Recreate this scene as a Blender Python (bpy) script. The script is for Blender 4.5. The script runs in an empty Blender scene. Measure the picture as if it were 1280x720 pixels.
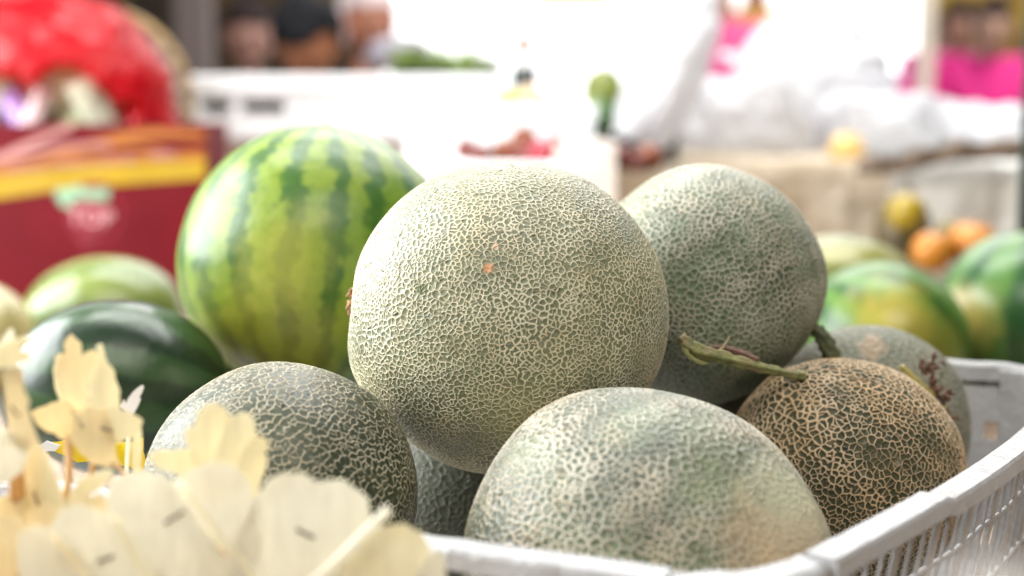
import bpy, bmesh, math, random
import numpy as np
from mathutils import Vector, Matrix, Euler, noise
from mathutils.bvhtree import BVHTree

R = math.radians
scene = bpy.context.scene
C = scene.collection

# ------------------------------------------------------------------ camera, world, lamps, exposure
ZC = 1.155                      # camera height over the floor
TZ = ZC - 0.295                 # top of the market table
RIM = ZC - 0.164                # top of the crate rim
F = 50.0 / 36.0 * 1280.0        # focal length in photo pixels
PITCH = math.atan(230.0 / F)

cam_d = bpy.data.cameras.new("camera")
cam = bpy.data.objects.new("camera", cam_d)
C.objects.link(cam)
cam.location = (0, 0, ZC)
cam.rotation_euler = (math.pi / 2 - PITCH, 0, 0)
cam_d.lens = 50.0
cam_d.sensor_width = 36.0
cam_d.clip_start = 0.02
cam_d.clip_end = 200.0
cam_d.dof.use_dof = True
cam_d.dof.focus_distance = 0.685
cam_d.dof.aperture_fstop = 3.7
scene.camera = cam

world = bpy.data.worlds.new("World")
scene.world = world
world.use_nodes = True
wbg = world.node_tree.nodes["Background"]
wbg.inputs[0].default_value = (0.93, 0.97, 1.0, 1)
wbg.inputs[1].default_value = 0.06


def area(name, loc, target, sx, sy, power, col=(1, 1, 1)):
    d = bpy.data.lights.new(name, 'AREA')
    d.shape = 'RECTANGLE'
    d.size, d.size_y = sx, sy
    d.energy = power
    d.color = col
    o = bpy.data.objects.new(name, d)
    C.objects.link(o)
    o.location = loc
    o.rotation_euler = (Vector(target) - Vector(loc)).to_track_quat('-Z', 'Y').to_euler()
    return o


area("daylight_key_lamp", (-1.45, 1.02, ZC + 0.52), (0, 0.72, ZC - 0.12), 1.5, 1.2, 84, (0.96, 0.985, 1.0))
area("daylight_back_lamp", (0.5, 4.2, ZC + 2.6), (0, 1.6, ZC - 0.2), 3.2, 1.8, 80, (1.0, 0.99, 0.97))
area("box_fill_lamp", (0.0, 1.95, ZC + 2.1), (0.0, 2.7, ZC - 0.1), 2.4, 1.0, 90, (1.0, 1.0, 1.0))  # added overhead fill that whitens the box fronts
area("far_fill_lamp", (2.6, 4.6, ZC + 2.4), (2.3, 7.2, ZC), 1.6, 1.2, 110, (1.0, 0.96, 0.9))  # added fill that brightens the far people at the right
area("daylight_front_lamp", (0.3, -1.05, ZC + 2.35), (0.05, 0.75, ZC - 0.1), 2.4, 1.5, 72, (1.0, 0.95, 0.87))

scene.view_settings.view_transform = 'Standard'
scene.view_settings.look = 'None'
scene.view_settings.exposure = 0.19
scene.view_settings.gamma = 1.0
try:
    scene.view_settings.use_curve_mapping = False
except Exception:
    pass
scene.render.engine = 'CYCLES'
scene.cycles.use_denoising = True
scene.cycles.max_bounces = 8
scene.cycles.transparent_max_bounces = 12
scene.cycles.caustics_reflective = False
scene.cycles.caustics_refractive = False
scene.cycles.sample_clamp_indirect = 6.0


# ------------------------------------------------------------------ helpers
def at(px, py, Y):
    """A point of the photograph (1280 x 720) at Y metres in front of the camera."""
    u = (px - 640.0) / F
    v = (360.0 - py) / F
    d = Vector((u, math.cos(PITCH) + v * math.sin(PITCH), -math.sin(PITCH) + v * math.cos(PITCH)))
    return Vector((0, 0, ZC)) + d * (Y / d.y)


def pxm(px, Y):
    return px * Y / F


def mesh_obj(name, bm, mat=None, parent=None, smooth=False, recalc=True):
    if recalc:
        bmesh.ops.recalc_face_normals(bm, faces=bm.faces)
    me = bpy.data.meshes.new(name)
    bm.to_mesh(me)
    bm.free()
    if smooth:
        for p in me.polygons:
            p.use_smooth = True
    if mat is not None:
        for m in (mat if isinstance(mat, (list, tuple)) else [mat]):
            me.materials.append(m)
    o = bpy.data.objects.new(name, me)
    C.objects.link(o)
    if parent is not None:
        o.parent = parent
    return o


def share(name, me, parent=None, mw=None):
    o = bpy.data.objects.new(name, me)
    C.objects.link(o)
    if parent is not None:
        o.parent = parent
    if mw is not None:
        o.matrix_local = mw
    return o


def tag(o, label, cat, group=None):
    o["label"] = label
    o["category"] = cat
    if group:
        o["group"] = group
    return o


def empty(name, loc=(0, 0, 0), rz=0.0):
    o = bpy.data.objects.new(name, None)
    C.objects.link(o)
    o.location = loc
    o.rotation_euler = (0, 0, rz)
    return o


def structure(o):
    o["kind"] = "structure"
    return o


def box(bm, lo, hi, bevel=0.0, mw=None):
    g = bmesh.ops.create_cube(bm, size=1.0)
    vs = g['verts']
    lo = Vector(lo)
    hi = Vector(hi)
    for v in vs:
        v.co = Vector([(lo[i] + hi[i]) / 2 + v.co[i] * (hi[i] - lo[i]) for i in range(3)])
    if bevel > 0:
        es = list({e for v in vs for e in v.link_edges})
        r = bmesh.ops.bevel(bm, geom=es, offset=bevel, segments=2, profile=0.6, affect='EDGES')
        vs = list({v for v in r['verts']} | {v for f in r['faces'] for v in f.verts} | {v for v in vs if v.is_valid})
    if mw is not None:
        bmesh.ops.transform(bm, matrix=mw, verts=[v for v in vs if v.is_valid])
    return vs


def tube(bm, pts, radii, seg=10, cap=True):
    pts = [Vector(p) for p in pts]
    if not isinstance(radii, (list, tuple)):
        radii = [radii] * len(pts)
    rings = []
    up = Vector((0.31, 0.17, 0.93))
    for i, p in enumerate(pts):
        t = (pts[min(i + 1, len(pts) - 1)] - pts[max(i - 1, 0)]).normalized()
        a = t.cross(up)
        if a.length < 1e-4:
            a = t.cross(Vector((1, 0, 0)))
        a.normalize()
        b = t.cross(a)
        rings.append([bm.verts.new(p + (a * math.cos(2 * math.pi * k / seg) + b * math.sin(2 * math.pi * k / seg)) * radii[i]) for k in range(seg)])
    for i in range(len(rings) - 1):
        for k in range(seg):
            bm.faces.new((rings[i][k], rings[i][(k + 1) % seg], rings[i + 1][(k + 1) % seg], rings[i + 1][k]))
    if cap:
        bm.faces.new(rings[0][::-1])
        bm.faces.new(rings[-1])


def smooth_path(pts, n=6):
    """Catmull-Rom through the points."""
    pts = [Vector(p) for p in pts]
    out = []
    for i in range(len(pts) - 1):
        p0 = pts[max(i - 1, 0)]
        p1 = pts[i]
        p2 = pts[i + 1]
        p3 = pts[min(i + 2, len(pts) - 1)]
        for k in range(n):
            t = k / n
            out.append(0.5 * ((2 * p1) + (p2 - p0) * t + (2 * p0 - 5 * p1 + 4 * p2 - p3) * t * t + (3 * p1 - p0 - 3 * p2 + p3) * t ** 3))
    out.append(pts[-1])
    return out


# ------------------------------------------------------------------ materials
class NT:
    def __init__(self, name):
        self.m = bpy.data.materials.new(name)
        self.m.use_nodes = True
        self.t = self.m.node_tree
        self.b = self.t.nodes["Principled BSDF"]
        self.out = self.t.nodes["Material Output"]

    def n(self, kind, **kw):
        nd = self.t.nodes.new(kind)
        for k, v in kw.items():
            setattr(nd, k, v)
        return nd

    def put(self, sock, v):
        if v is None:
            return
        if isinstance(v, bpy.types.NodeSocket):
            self.t.links.new(v, sock)
        else:
            if isinstance(v, (tuple, list)) and len(v) == 3 and len(sock.default_value) == 4:
                v = (*v, 1)
            sock.default_value = v

    def math(self, op, a, b=None, c=None, clamp=False):
        nd = self.n("ShaderNodeMath", operation=op, use_clamp=clamp)
        self.put(nd.inputs[0], a)
        self.put(nd.inputs[1], b)
        self.put(nd.inputs[2], c)
        return nd.outputs[0]

    def vmath(self, op, a, b=None, s=None):
        nd = self.n("ShaderNodeVectorMath", operation=op)
        self.put(nd.inputs[0], a)
        self.put(nd.inputs[1], b)
        if s is not None:
            self.put(nd.inputs["Scale"], s)
        return nd.outputs["Value"] if op in ("LENGTH", "DISTANCE", "DOT_PRODUCT") else nd.outputs[0]

    def mix(self, f, a, b, kind='MIX'):
        nd = self.n("ShaderNodeMix", data_type='RGBA', blend_type=kind)
        self.put(nd.inputs[0], f)
        self.put(nd.inputs[6], a)
        self.put(nd.inputs[7], b)
        return nd.outputs[2]

    def ramp(self, v, a, b, lo=0.0, hi=1.0, smooth=True):
        nd = self.n("ShaderNodeMapRange", interpolation_type='SMOOTHSTEP' if smooth else 'LINEAR')
        self.put(nd.inputs[0], v)
        self.put(nd.inputs[1], a)
        self.put(nd.inputs[2], b)
        self.put(nd.inputs[3], lo)
        self.put(nd.inputs[4], hi)
        return nd.outputs[0]

    def noise(self, vec, scale, detail=2.0, rough=0.5, color=False):
        nd = self.n("ShaderNodeTexNoise")
        self.put(nd.inputs["Vector"], vec)
        nd.inputs["Scale"].default_value = scale
        nd.inputs["Detail"].default_value = detail
        nd.inputs["Roughness"].default_value = rough
        return nd.outputs["Color" if color else "Fac"]

    def obj(self, seed=0.0, scale=(1, 1, 1)):
        tc = self.n("ShaderNodeTexCoord").outputs["Object"]
        mp = self.n("ShaderNodeMapping")
        self.put(mp.inputs[0], tc)
        mp.inputs["Location"].default_value = (seed * 1.37, seed * 0.71, seed * 2.13)
        mp.inputs["Scale"].default_value = scale
        return mp.outputs[0]

    def bump(self, h, dist, strength=1.0, normal=None):
        nd = self.n("ShaderNodeBump")
        nd.inputs["Strength"].default_value = strength
        nd.inputs["Distance"].default_value = dist
        self.put(nd.inputs["Height"], h)
        if normal is not None:
            self.put(nd.inputs["Normal"], normal)
        return nd.outputs[0]

    def set(self, **kw):
        names = dict(color="Base Color", rough="Roughness", normal="Normal", spec="Specular IOR Level", coat="Coat Weight", coat_rough="Coat Roughness",
                     trans="Transmission Weight", alpha="Alpha", metal="Metallic", sss="Subsurface Weight", sheen="Sheen Weight", emit="Emission Color", emit_s="Emission Strength")
        for k, v in kw.items():
            self.put(self.b.inputs[names[k]], v)
        return self.m


def plain(name, col, rough=0.5, var=0.12, scale=40.0, bump=0.0, bump_scale=120.0, spec=0.5, seed=0.0, **kw):
    m = NT(name)
    p = m.obj(seed)
    f = m.noise(p, scale, 4.0, 0.6)
    dark = tuple(c * (1 - var) for c in col)
    light = tuple(min(1.0, c * (1 + var)) for c in col)
    c = m.mix(m.ramp(f, 0.3, 0.7), dark, light)
    r = m.ramp(m.noise(p, scale * 0.7, 3.0), 0.3, 0.7, max(0.02, rough - 0.08), min(1, rough + 0.08))
    m.set(color=c, rough=r, spec=spec, **kw)
    if bump > 0:
        m.set(normal=m.bump(m.noise(p, bump_scale, 4.0, 0.6), bump))
    return m.m


def film(name, col, transparent=0.15, translucent=0.45, rough=0.25, bump=0.004, bscale=14.0):
    """Thin crumpled plastic film."""
    m = NT(name)
    p = m.obj()
    nb = m.bump(m.noise(p, bscale, 5.0, 0.55), bump)
    m.set(color=col, rough=rough, normal=nb)
    tl = m.n("ShaderNodeBsdfTranslucent")
    m.put(tl.inputs[0], col)
    m.put(tl.inputs[1], nb)
    tp = m.n("ShaderNodeBsdfTransparent")
    m.put(tp.inputs[0], tuple(0.5 + 0.5 * c for c in col) if max(col) - min(col) < 0.2 else tuple(min(1, c * 1.2) for c in col))
    m1 = m.n("ShaderNodeMixShader")
    m.put(m1.inputs[0], translucent)
    m.put(m1.inputs[1], m.b.outputs[0])
    m.put(m1.inputs[2], tl.outputs[0])
    m2 = m.n("ShaderNodeMixShader")
    m.put(m2.inputs[0], transparent)
    m.put(m2.inputs[1], m1.outputs[0])
    m.put(m2.inputs[2], tp.outputs[0])
    m.put(m.out.inputs[0], m2.outputs[0])
    return m.m


def spot_mask(m, center, radius, soft=0.5, wob=0.3, wscale=120.0):
    """An irregular stain round a point of the object's own surface."""
    tc = m.n("ShaderNodeTexCoord").outputs["Object"]
    d = m.vmath('DISTANCE', tc, tuple(center))
    w = m.math('MULTIPLY', m.math('SUBTRACT', m.noise(tc, wscale, 4.0, 0.65), 0.5), radius * wob * 2.5)
    return m.ramp(m.math('ADD', d, w), radius * (1 - soft), radius, 1.0, 0.0)


def net_material(name, seed, cord, cord2, skin, skin2, spots=(), rough=0.5, wax=0.0, spec=0.4):
    """Corky net over a green rind; the attribute "net" of the mesh says where its cords run."""
    m = NT(name)
    p = m.obj(seed)
    at_ = m.n("ShaderNodeAttribute", attribute_name="net").outputs["Fac"]
    jit = m.math('MULTIPLY', m.math('SUBTRACT', m.noise(p, 900.0, 2.0), 0.5), 0.5)
    net = m.ramp(m.math('ADD', at_, jit), 0.22, 0.62)
    sk = m.mix(m.ramp(m.noise(p, 24.0, 3.0), 0.35, 0.65), skin, skin2)
    sk = m.mix(m.ramp(m.noise(p, 700.0, 3.0), 0.3, 0.7, 0.0, 0.35), sk, tuple(c * 0.5 for c in skin))
    sk = m.mix(m.ramp(m.noise(p, 170.0, 4.0, 0.7), 0.52, 0.78, 0.0, 0.3), sk, cord)
    co = m.mix(m.ramp(m.noise(p, 34.0, 3.0), 0.35, 0.68), cord, cord2)
    co = m.mix(m.ramp(m.noise(p, 900.0, 3.0), 0.3, 0.7, 0.0, 0.35), co, tuple(c * 0.68 for c in cord))
    co = m.mix(m.ramp(m.noise(p, 260.0, 3.0), 0.45, 0.7, 0.0, 0.4), co, tuple(0.6 * a + 0.4 * b for a, b in zip(cord, skin2)))
    col = m.mix(net, sk, co)
    for (cen, rad, c, strength, wob) in spots:
        f = m.math('MULTIPLY', spot_mask(m, cen, rad, 0.6 if rad < 0.015 else 0.95, wob, 120.0 if rad < 0.015 else 70.0), strength)
        col = m.mix(f, col, c)
    rg = m.mix(net, (rough - 0.05,) * 3, (rough + 0.16,) * 3)
    h = m.noise(p, 1100.0, 3.0, 0.6)
    nb = m.bump(m.noise(p, 60.0, 3.0), 0.0005)
    m.set(color=col, rough=rg, normal=m.bump(h, 0.00022, 1.0, nb), spec=spec)
    if wax > 0:
        m.set(coat=wax, coat_rough=0.42)
    return m.m


def stripe_material(name, seed, n, light, light2, dark, jag=0.5, spots=(), rough=0.2, thresh=0.15, contrast=0.35, coat=0.5, vein=0.5):
    """Smooth rind with ragged stripes running from pole to pole."""
    m = NT(name)
    tc = m.n("ShaderNodeTexCoord").outputs["Object"]
    p = m.obj(seed)
    sx = m.n("ShaderNodeSeparateXYZ")
    m.put(sx.inputs[0], tc)
    ang = m.math('ARCTAN2', sx.outputs[1], sx.outputs[0])
    n1 = m.math('SUBTRACT', m.noise(p, 14.0, 2.0), 0.5)
    n2 = m.math('SUBTRACT', m.noise(p, 85.0, 3.0, 0.6), 0.5)
    a = m.math('ADD', ang, m.math('MULTIPLY', n1, 0.55 * jag))
    a = m.math('ADD', a, m.math('MULTIPLY', n2, 0.42 * jag))
    a = m.math('ADD', a, m.math('MULTIPLY', m.math('SINE', m.math('MULTIPLY', ang, 3.0)), 0.05))
    s = m.math('SINE', m.math('MULTIPLY', a, float(n)))
    s = m.math('ADD', s, m.math('MULTIPLY', m.math('SUBTRACT', m.noise(p, 220.0, 3.0), 0.5), 0.9))
    st = m.ramp(s, thresh - contrast, thresh + contrast)
    li = m.mix(m.ramp(m.noise(p, 11.0, 3.0), 0.38, 0.66), light, light2)
    li = m.mix(m.ramp(m.noise(p, 180.0, 4.0, 0.65), 0.42, 0.7, 0.0, vein), li, tuple(0.55 * x + 0.45 * y for x, y in zip(light, dark)))
    dk = m.mix(m.ramp(m.noise(p, 130.0, 4.0, 0.65), 0.4, 0.7, 0.0, 0.35), dark, tuple(0.6 * x + 0.4 * y for x, y in zip(dark, light)))
    col = m.mix(st, li, dk)
    for (cen, rad, c, strength, wob) in spots:
        f = m.math('MULTIPLY', spot_mask(m, cen, rad, 0.85, wob, 40.0), strength)
        col = m.mix(f, col, c)
    r = m.ramp(m.noise(p, 60.0, 4.0), 0.3, 0.7, rough, rough + 0.12)
    m.set(color=col, rough=r, normal=m.bump(m.noise(p, 45.0, 3.0), 0.0012), coat=coat, coat_rough=0.2, spec=0.3)
    return m.m


# ------------------------------------------------------------------ fruit bodies
def fruit_bm(rad, half, taper=0.0, lumps=0.02, ribs=0, rib=0.0, dimple=0.0, seed=1, nu=112, nv=72, flat=0.0):
    """Body of revolution along local Z, uneven like a grown thing."""
    bm = bmesh.new()
    rows = []
    for j in range(nv + 1):
        th = math.pi * j / nv
        t = math.cos(th)
        row = []
        for i in range(nu):
            ph = 2 * math.pi * i / nu
            rr = math.sin(th) * (1 + taper * t + flat * (1 - t * t))
            d = Vector((math.cos(ph) * rr, math.sin(ph) * rr, t))
            ln = noise.noise(d * 1.3 + Vector((seed * 7.1, seed * 3.3, 0))) * lumps + noise.noise(d * 3.1 + Vector((0, seed * 5.7, 2))) * lumps * 0.4
            k = 1 + ln + rib * math.cos(ribs * ph) * math.sin(th) ** 2
            v = Vector((d.x * rad * k, d.y * rad * k, d.z * half * (1 + ln)))
            if dimple:
                s = math.exp(-(math.sin(th) / 0.22) ** 2)
                v.z -= math.copysign(dimple * s, t)
            row.append(v)
            if j in (0, nv):
                break
        rows.append([bm.verts.new(v) for v in row])
    for j in range(nv):
        a, b = rows[j], rows[j + 1]
        for i in range(nu):
            k = (i + 1) % nu
            if len(a) == 1:
                bm.faces.new((a[0], b[k], b[i]))
            elif len(b) == 1:
                bm.faces.new((a[i], a[k], b[0]))
            else:
                bm.faces.new((a[i], a[k], b[k], b[i]))
    return bm


class Body:
    """Uneven body of revolution along local Z, as a function of a direction."""

    def __init__(self, rad, half, seed, taper=0.0, lumps=0.02, dimple=0.0):
        r = np.random.RandomState(seed)
        self.rad, self.half, self.taper, self.lumps, self.dimple = rad, half, taper, lumps, dimple
        self.k = r.normal(0, 1, (9, 3)) * np.array([1.6] * 4 + [3.4] * 3 + [6.5] * 2)[:, None]
        self.ph = r.uniform(0, 6.28, 9)
        self.am = np.array([0.5] * 4 + [0.28] * 3 + [0.10] * 2)

    def __call__(self, d, lift=0.0):
        ln = (np.sin(d @ self.k.T + self.ph) * self.am).sum(1) * self.lumps
        t = d[:, 2]
        st = np.sqrt(np.maximum(0, 1 - t * t))
        k = 1 + ln
        x = d[:, 0] * (1 + self.taper * t) * self.rad * k
        y = d[:, 1] * (1 + self.taper * t) * self.rad * k
        z = t * self.half * k - np.sign(t) * self.dimple * np.exp(-(st / 0.22) ** 2)
        n = np.stack([d[:, 0] / self.rad, d[:, 1] / self.rad, t / self.half], 1)
        n /= np.linalg.norm(n, axis=1)[:, None]
        return np.stack([x, y, z], 1) + n * np.asarray(lift).reshape(-1, 1)


def unit(a):
    return a / np.linalg.norm(a, axis=-1, keepdims=True)


def field(r, n, f):
    """Smooth random function of a direction, about -1 to 1."""
    k = r.normal(0, 1, (n, 3)) * f
    ph = r.uniform(0, 6.28, n)
    return lambda d: np.sin(d @ k.T + ph).sum(1) / math.sqrt(n / 2) * 0.7


def netted_mesh(body, cells, width, height, seed, drop=0.06, drop_along=0.0, drop_across=0.0, along=1.0, across=1.0, jitter=0.42, vary=0.35, thin=None, view=None, flat=False):
    """Rind split into cells by raised corky cords. width: half width of a cord as a share of a cell's radius;
    drop_*: share of the cords along / across the meridians that never grew; along / across: their relative width."""
    r = np.random.RandomState(seed)
    i = np.arange(cells) + 0.5
    z = 1 - 2 * i / cells
    ph = math.pi * (1 + 5 ** 0.5) * i
    st = np.sqrt(1 - z * z)
    P = np.stack([st * np.cos(ph), st * np.sin(ph), z], 1)
    sp = math.sqrt(4 * math.pi / cells)                    # mean spacing on the unit sphere
    P = unit(P + r.normal(0, 1, P.shape) * sp * jitter)
    dens = [field(r, 8, 7.0) for _ in range(3)]
    P = unit(P + np.stack([f(P) for f in dens], 1) * 0.026)
    bm = bmesh.new()
    for p in P:
        bm.verts.new(p)
    bm.verts.ensure_lookup_table()
    bm.verts.index_update()
    bmesh.ops.convex_hull(bm, input=bm.verts)
    bmesh.ops.triangulate(bm, faces=bm.faces)
    bm.faces.index_update()
    bm.edges.index_update()
    fv = np.array([[v.co[:] for v in f.verts] for f in bm.faces])
    V = np.cross(fv[:, 1] - fv[:, 0], fv[:, 2] - fv[:, 0])
    V = unit(V + 1e-12)
    V *= np.sign((V * fv.mean(1)).sum(1))[:, None]
    ef = np.array([[f.index for f in e.link_faces] for e in bm.edges])
    A, B = V[ef[:, 0]], V[ef[:, 1]]
    seg = B - A
    M = unit(A + B)
    side = np.cross(M, seg)
    M = unit(M + side * r.normal(0, 0.10, len(M))[:, None])
    mer = unit(np.cross(np.cross(M, [0, 0, 1.0]) + 1e-9, M))
    al = np.abs((unit(seg + 1e-12) * mer).sum(1))          # 1: runs along a meridian
    wf = 1 + vary * field(r, 10, 9.0)(M) + 0.8 * vary * field(r, 8, 2.6)(M)
    we = width * sp * 0.5 * np.clip(wf, 0.3, 1.9) * r.uniform(0.72, 1.28, len(M)) * (across + (along - across) * al)
    pd = drop + drop_along * al ** 2 + drop_across * (1 - al) ** 2
    live = r.uniform(0, 1, len(M)) > pd
    if thin is not None:
        tf = np.clip(thin(M), 0, 1)
        we *= 0.35 + 0.65 * tf
        live &= r.uniform(0, 1, len(M)) < 0.15 + 0.85 * tf
    we = np.where(live, we, 0.0)
    he = np.where(live, height * np.clip(we / (width * sp * 0.5), 0.35, 1.3), 0.0)
    nV, nM = len(V), len(M)
    wv = np.zeros(nV)
    hv = np.zeros(nV)
    cn = np.zeros(nV)
    for k in (0, 1):
        np.add.at(wv, ef[:, k], we)
        np.maximum.at(hv, ef[:, k], he)
        np.add.at(cn, ef[:, k], live)
    wv = np.where(cn > 0, wv / np.maximum(cn, 1), 0)
    base_d = np.concatenate([V, M])
    base_w = np.concatenate([wv * 1.22, we])
    base_h = np.concatenate([hv, he])
    base_n = np.concatenate([(cn > 0) * 1.0, live * 1.0])
    # cells
    idx, cen, faces = [], [], []
    off = nV + nM
    order_idx, order_cen = [], []
    count = 0
    blocks = []
    for v in bm.verts:
        es = list(v.link_edges)
        if len(es) < 3:
            continue
        # walk round the site, edge by edge
        c = v.co.normalized()
        a = c.orthogonal().normalized()
        b = c.cross(a)
        items = []
        for f in v.link_faces:
            q = V[f.index]
            items.append((math.atan2(q[0] * b.x + q[1] * b.y + q[2] * b.z, q[0] * a.x + q[1] * a.y + q[2] * a.z), f))
        items.sort(key=lambda t: t[0])
        ring = []
        fs = [t[1] for t in items]
        ok = True
        for k, f in enumerate(fs):
            g = fs[(k + 1) % len(fs)]
            sh = [e for e in f.edges if e in g.edges and v in e.verts]
            if not sh:
                ok = False
                break
            ring += [f.index, nV + sh[0].index]
        if not ok:                                  # rare: walk by topology instead
            e = es[0]
            f = e.link_faces[0]
            ring = []
            for _ in range(len(es)):
                ring.append(f.index)
                e = [x for x in f.edges if v in x.verts and x != e][0]
                ring.append(nV + e.index)
                f = e.link_faces[0] if e.link_faces[1] == f else e.link_faces[1]
        blocks.append((ring, c[:]))
    bm.free()
    n_tot = sum(len(b[0]) for b in blocks)
    order = np.fromiter((q for b in blocks for q in b[0]), dtype=np.int64, count=n_tot)
    cens = np.repeat(np.array([b[1] for b in blocks]), [len(b[0]) for b in blocks], axis=0)
    d0, w0, h0, n0 = base_d[order], base_w[order], base_h[order], base_n[order]
    vec = cens - d0
    dist = np.linalg.norm(vec, axis=1)
    s2 = np.clip(w0 / np.maximum(dist, 1e-9), 0.03, 0.74)
    r1 = unit(d0 + vec * (s2 * 0.55)[:, None])
    r2 = unit(d0 + vec * s2[:, None])
    cc = unit(np.array([b[1] for b in blocks]))
    r3 = unit(d0 + vec * (s2 + (1 - s2) * 0.25)[:, None]) if flat else np.zeros((0, 3))      # keeps the rind between cords flat
    D = np.concatenate([base_d, r1, r2, cc, r3])
    Hh = np.concatenate([base_h, h0 * 0.78, h0 * 0.02, np.full(len(cc), -0.00002), np.full(len(r3), -0.00001)])
    N = np.concatenate([base_n, n0 * 0.95, np.zeros(n_tot + len(cc) + len(r3))])
    co = body(D, Hh)
    o1, o2, o3 = off, off + n_tot, off + 2 * n_tot
    o4 = o3 + len(cc)
    pos = 0
    far = (cc @ np.array(view)) < -0.10 if view is not None else np.zeros(len(cc), bool)
    for ci, (ring, c) in enumerate(blocks):
        n = len(ring)
        if far[ci]:                                 # turned away from the lens: one fan per cell
            for k in range(n):
                faces.append((ring[k], ring[(k + 1) % n], o3 + ci))
            pos += n
            continue
        for k in range(n):
            k2 = (k + 1) % n
            faces.append((ring[k], ring[k2], o1 + pos + k2, o1 + pos + k))
            faces.append((o1 + pos + k, o1 + pos + k2, o2 + pos + k2, o2 + pos + k))
            if flat:
                faces.append((o2 + pos + k, o2 + pos + k2, o4 + pos + k2, o4 + pos + k))
                faces.append((o4 + pos + k, o4 + pos + k2, o3 + ci))
            else:
                faces.append((o2 + pos + k, o2 + pos + k2, o3 + ci))
        pos += n
    keep = np.zeros(len(co), bool)
    for f in faces:
        for q in f:
            keep[q] = True
    remap = np.cumsum(keep) - 1
    remap_l = remap.tolist()
    faces = [tuple(remap_l[q] for q in f) for f in faces]
    co, N = co[keep], N[keep]
    me = bpy.data.meshes.new("netted_rind")
    me.from_pydata(co.tolist(), [], faces)
    at_ = me.attributes.new("net", 'FLOAT', 'POINT')
    at_.data.foreach_set("value", N.astype(np.float32))
    me.polygons.foreach_set("use_smooth", [True] * len(me.polygons))
    # outline of the bare body, for finding points on it
    return me


def place_mesh(name, me, loc, axis, roll=0.0):
    o = bpy.data.objects.new(name, me)
    C.objects.link(o)
    q = Vector(axis).normalized().to_track_quat('Z', 'Y')
    o.matrix_world = Matrix.Translation(loc) @ q.to_matrix().to_4x4() @ Matrix.Rotation(roll, 4, 'Z')
    return o


def place_fruit(name, bm, loc, axis, roll=0.0, parent=None):
    """axis: the world direction of local +Z."""
    o = mesh_obj(name, bm, None, parent, smooth=True)
    q = Vector(axis).normalized().to_track_quat('Z', 'Y')
    o.matrix_world = Matrix.Translation(loc) @ q.to_matrix().to_4x4() @ Matrix.Rotation(roll, 4, 'Z')
    return o


BVH = {}


def hit(o, px, py):
    """Where the photo's pixel falls on the body of o, in o's own coordinates."""
    mwi = o.matrix_world.inverted()
    a = mwi @ Vector((0, 0, ZC))
    b = mwi @ at(px, py, 1.0)
    if o.name not in BVH:
        BVH[o.name] = BVHTree.FromPolygons([v.co[:] for v in o.data.vertices], [p.vertices[:] for p in o.data.polygons])
    bvh = BVH[o.name]
    loc = bvh.ray_cast(a, (b - a).normalized())[0]
    return loc if loc is not None else Vector((0, 0, 9))


def stem_child(parent, name, world_pts, radii, mat, seg=9, label=None):
    bm = bmesh.new()
    pts = smooth_path(world_pts, 5)
    rr = [radii[0] + (radii[-1] - radii[0]) * i / (len(pts) - 1) for i in range(len(pts))] if len(radii) != len(world_pts) else None
    if rr is None:
        rr = []
        n = len(world_pts) - 1
        for i in range(len(pts)):
            x = i / 5
            k = min(int(x), n - 1)
            rr.append(radii[k] + (radii[k + 1] - radii[k]) * (x - k))
    rr = [r * (1 + 0.12 * math.sin(i * 2.3)) for i, r in enumerate(rr)]
    tube(bm, pts, rr, 20)
    for k, v in enumerate(bm.verts):                  # ribbed like a dried stem
        if k < 20 * len(pts):
            q, c = k // 20, k % 20
            v.co += (v.co - Vector(pts[q])) * (0.16 * math.cos(5 * 2 * math.pi * c / 20 + q * 0.25) + 0.10 * math.sin(q * 1.7 + c))
    o = mesh_obj(name, bm, mat, None, smooth=True)
    o.parent = parent
    o.matrix_parent_inverse = parent.matrix_world.inverted()
    if label:
        o["label"] = label
    return o


# ================================================================== THE SETTING
M_floor = plain("concrete_floor", (0.28, 0.27, 0.25), 0.7, 0.2, 3.0)
bm = bmesh.new()
g = bmesh.ops.create_grid(bm, x_segments=2, y_segments=2, size=25)
structure(mesh_obj("floor", bm, M_floor)).location = (0, 8, 0)

m = NT("overcast_daylight")
em = m.n("ShaderNodeEmission")
em.inputs[0].default_value = (1, 1, 1, 1)
em.inputs[1].default_value = 2.2
m.put(m.out.inputs[0], em.outputs[0])
bm = bmesh.new()
bmesh.ops.create_grid(bm, x_segments=1, y_segments=1, size=1)
sky = structure(mesh_obj("sky", bm, m.m))
sky.matrix_world = Matrix.Translation((0.5, 14, 5.0)) @ Matrix.Rotation(R(90), 4, 'X') @ Matrix.Diagonal((14, 6.5, 1, 1))

# back walls of the market hall left and right of the bright opening
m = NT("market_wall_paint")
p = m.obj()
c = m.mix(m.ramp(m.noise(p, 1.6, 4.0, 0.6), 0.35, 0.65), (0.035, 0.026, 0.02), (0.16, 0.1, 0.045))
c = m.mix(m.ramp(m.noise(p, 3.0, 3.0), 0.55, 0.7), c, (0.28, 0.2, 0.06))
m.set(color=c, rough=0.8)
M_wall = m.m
a = at(110, 0, 7.0)
b = at(462, 0, 7.0)
bm = bmesh.new()
box(bm, (-7.5, 7.0, 0.0), (b.x, 7.2, 3.6))
w = mesh_obj("market_wall", bm, M_wall)
tag(w, "dark brown shadowed wall of the market behind the seated people", "wall")
a = at(1168, 0, 8.4)
bm = bmesh.new()
box(bm, (a.x, 8.4, 0.0), (8.5, 8.6, 4.2))
M_ochre = NT("ochre_wall_paint")
p = M_ochre.obj()
c = M_ochre.mix(M_ochre.ramp(M_ochre.noise(p, 2.2, 3.0), 0.35, 0.65), (0.40, 0.23, 0.10), (0.14, 0.085, 0.05))
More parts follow.
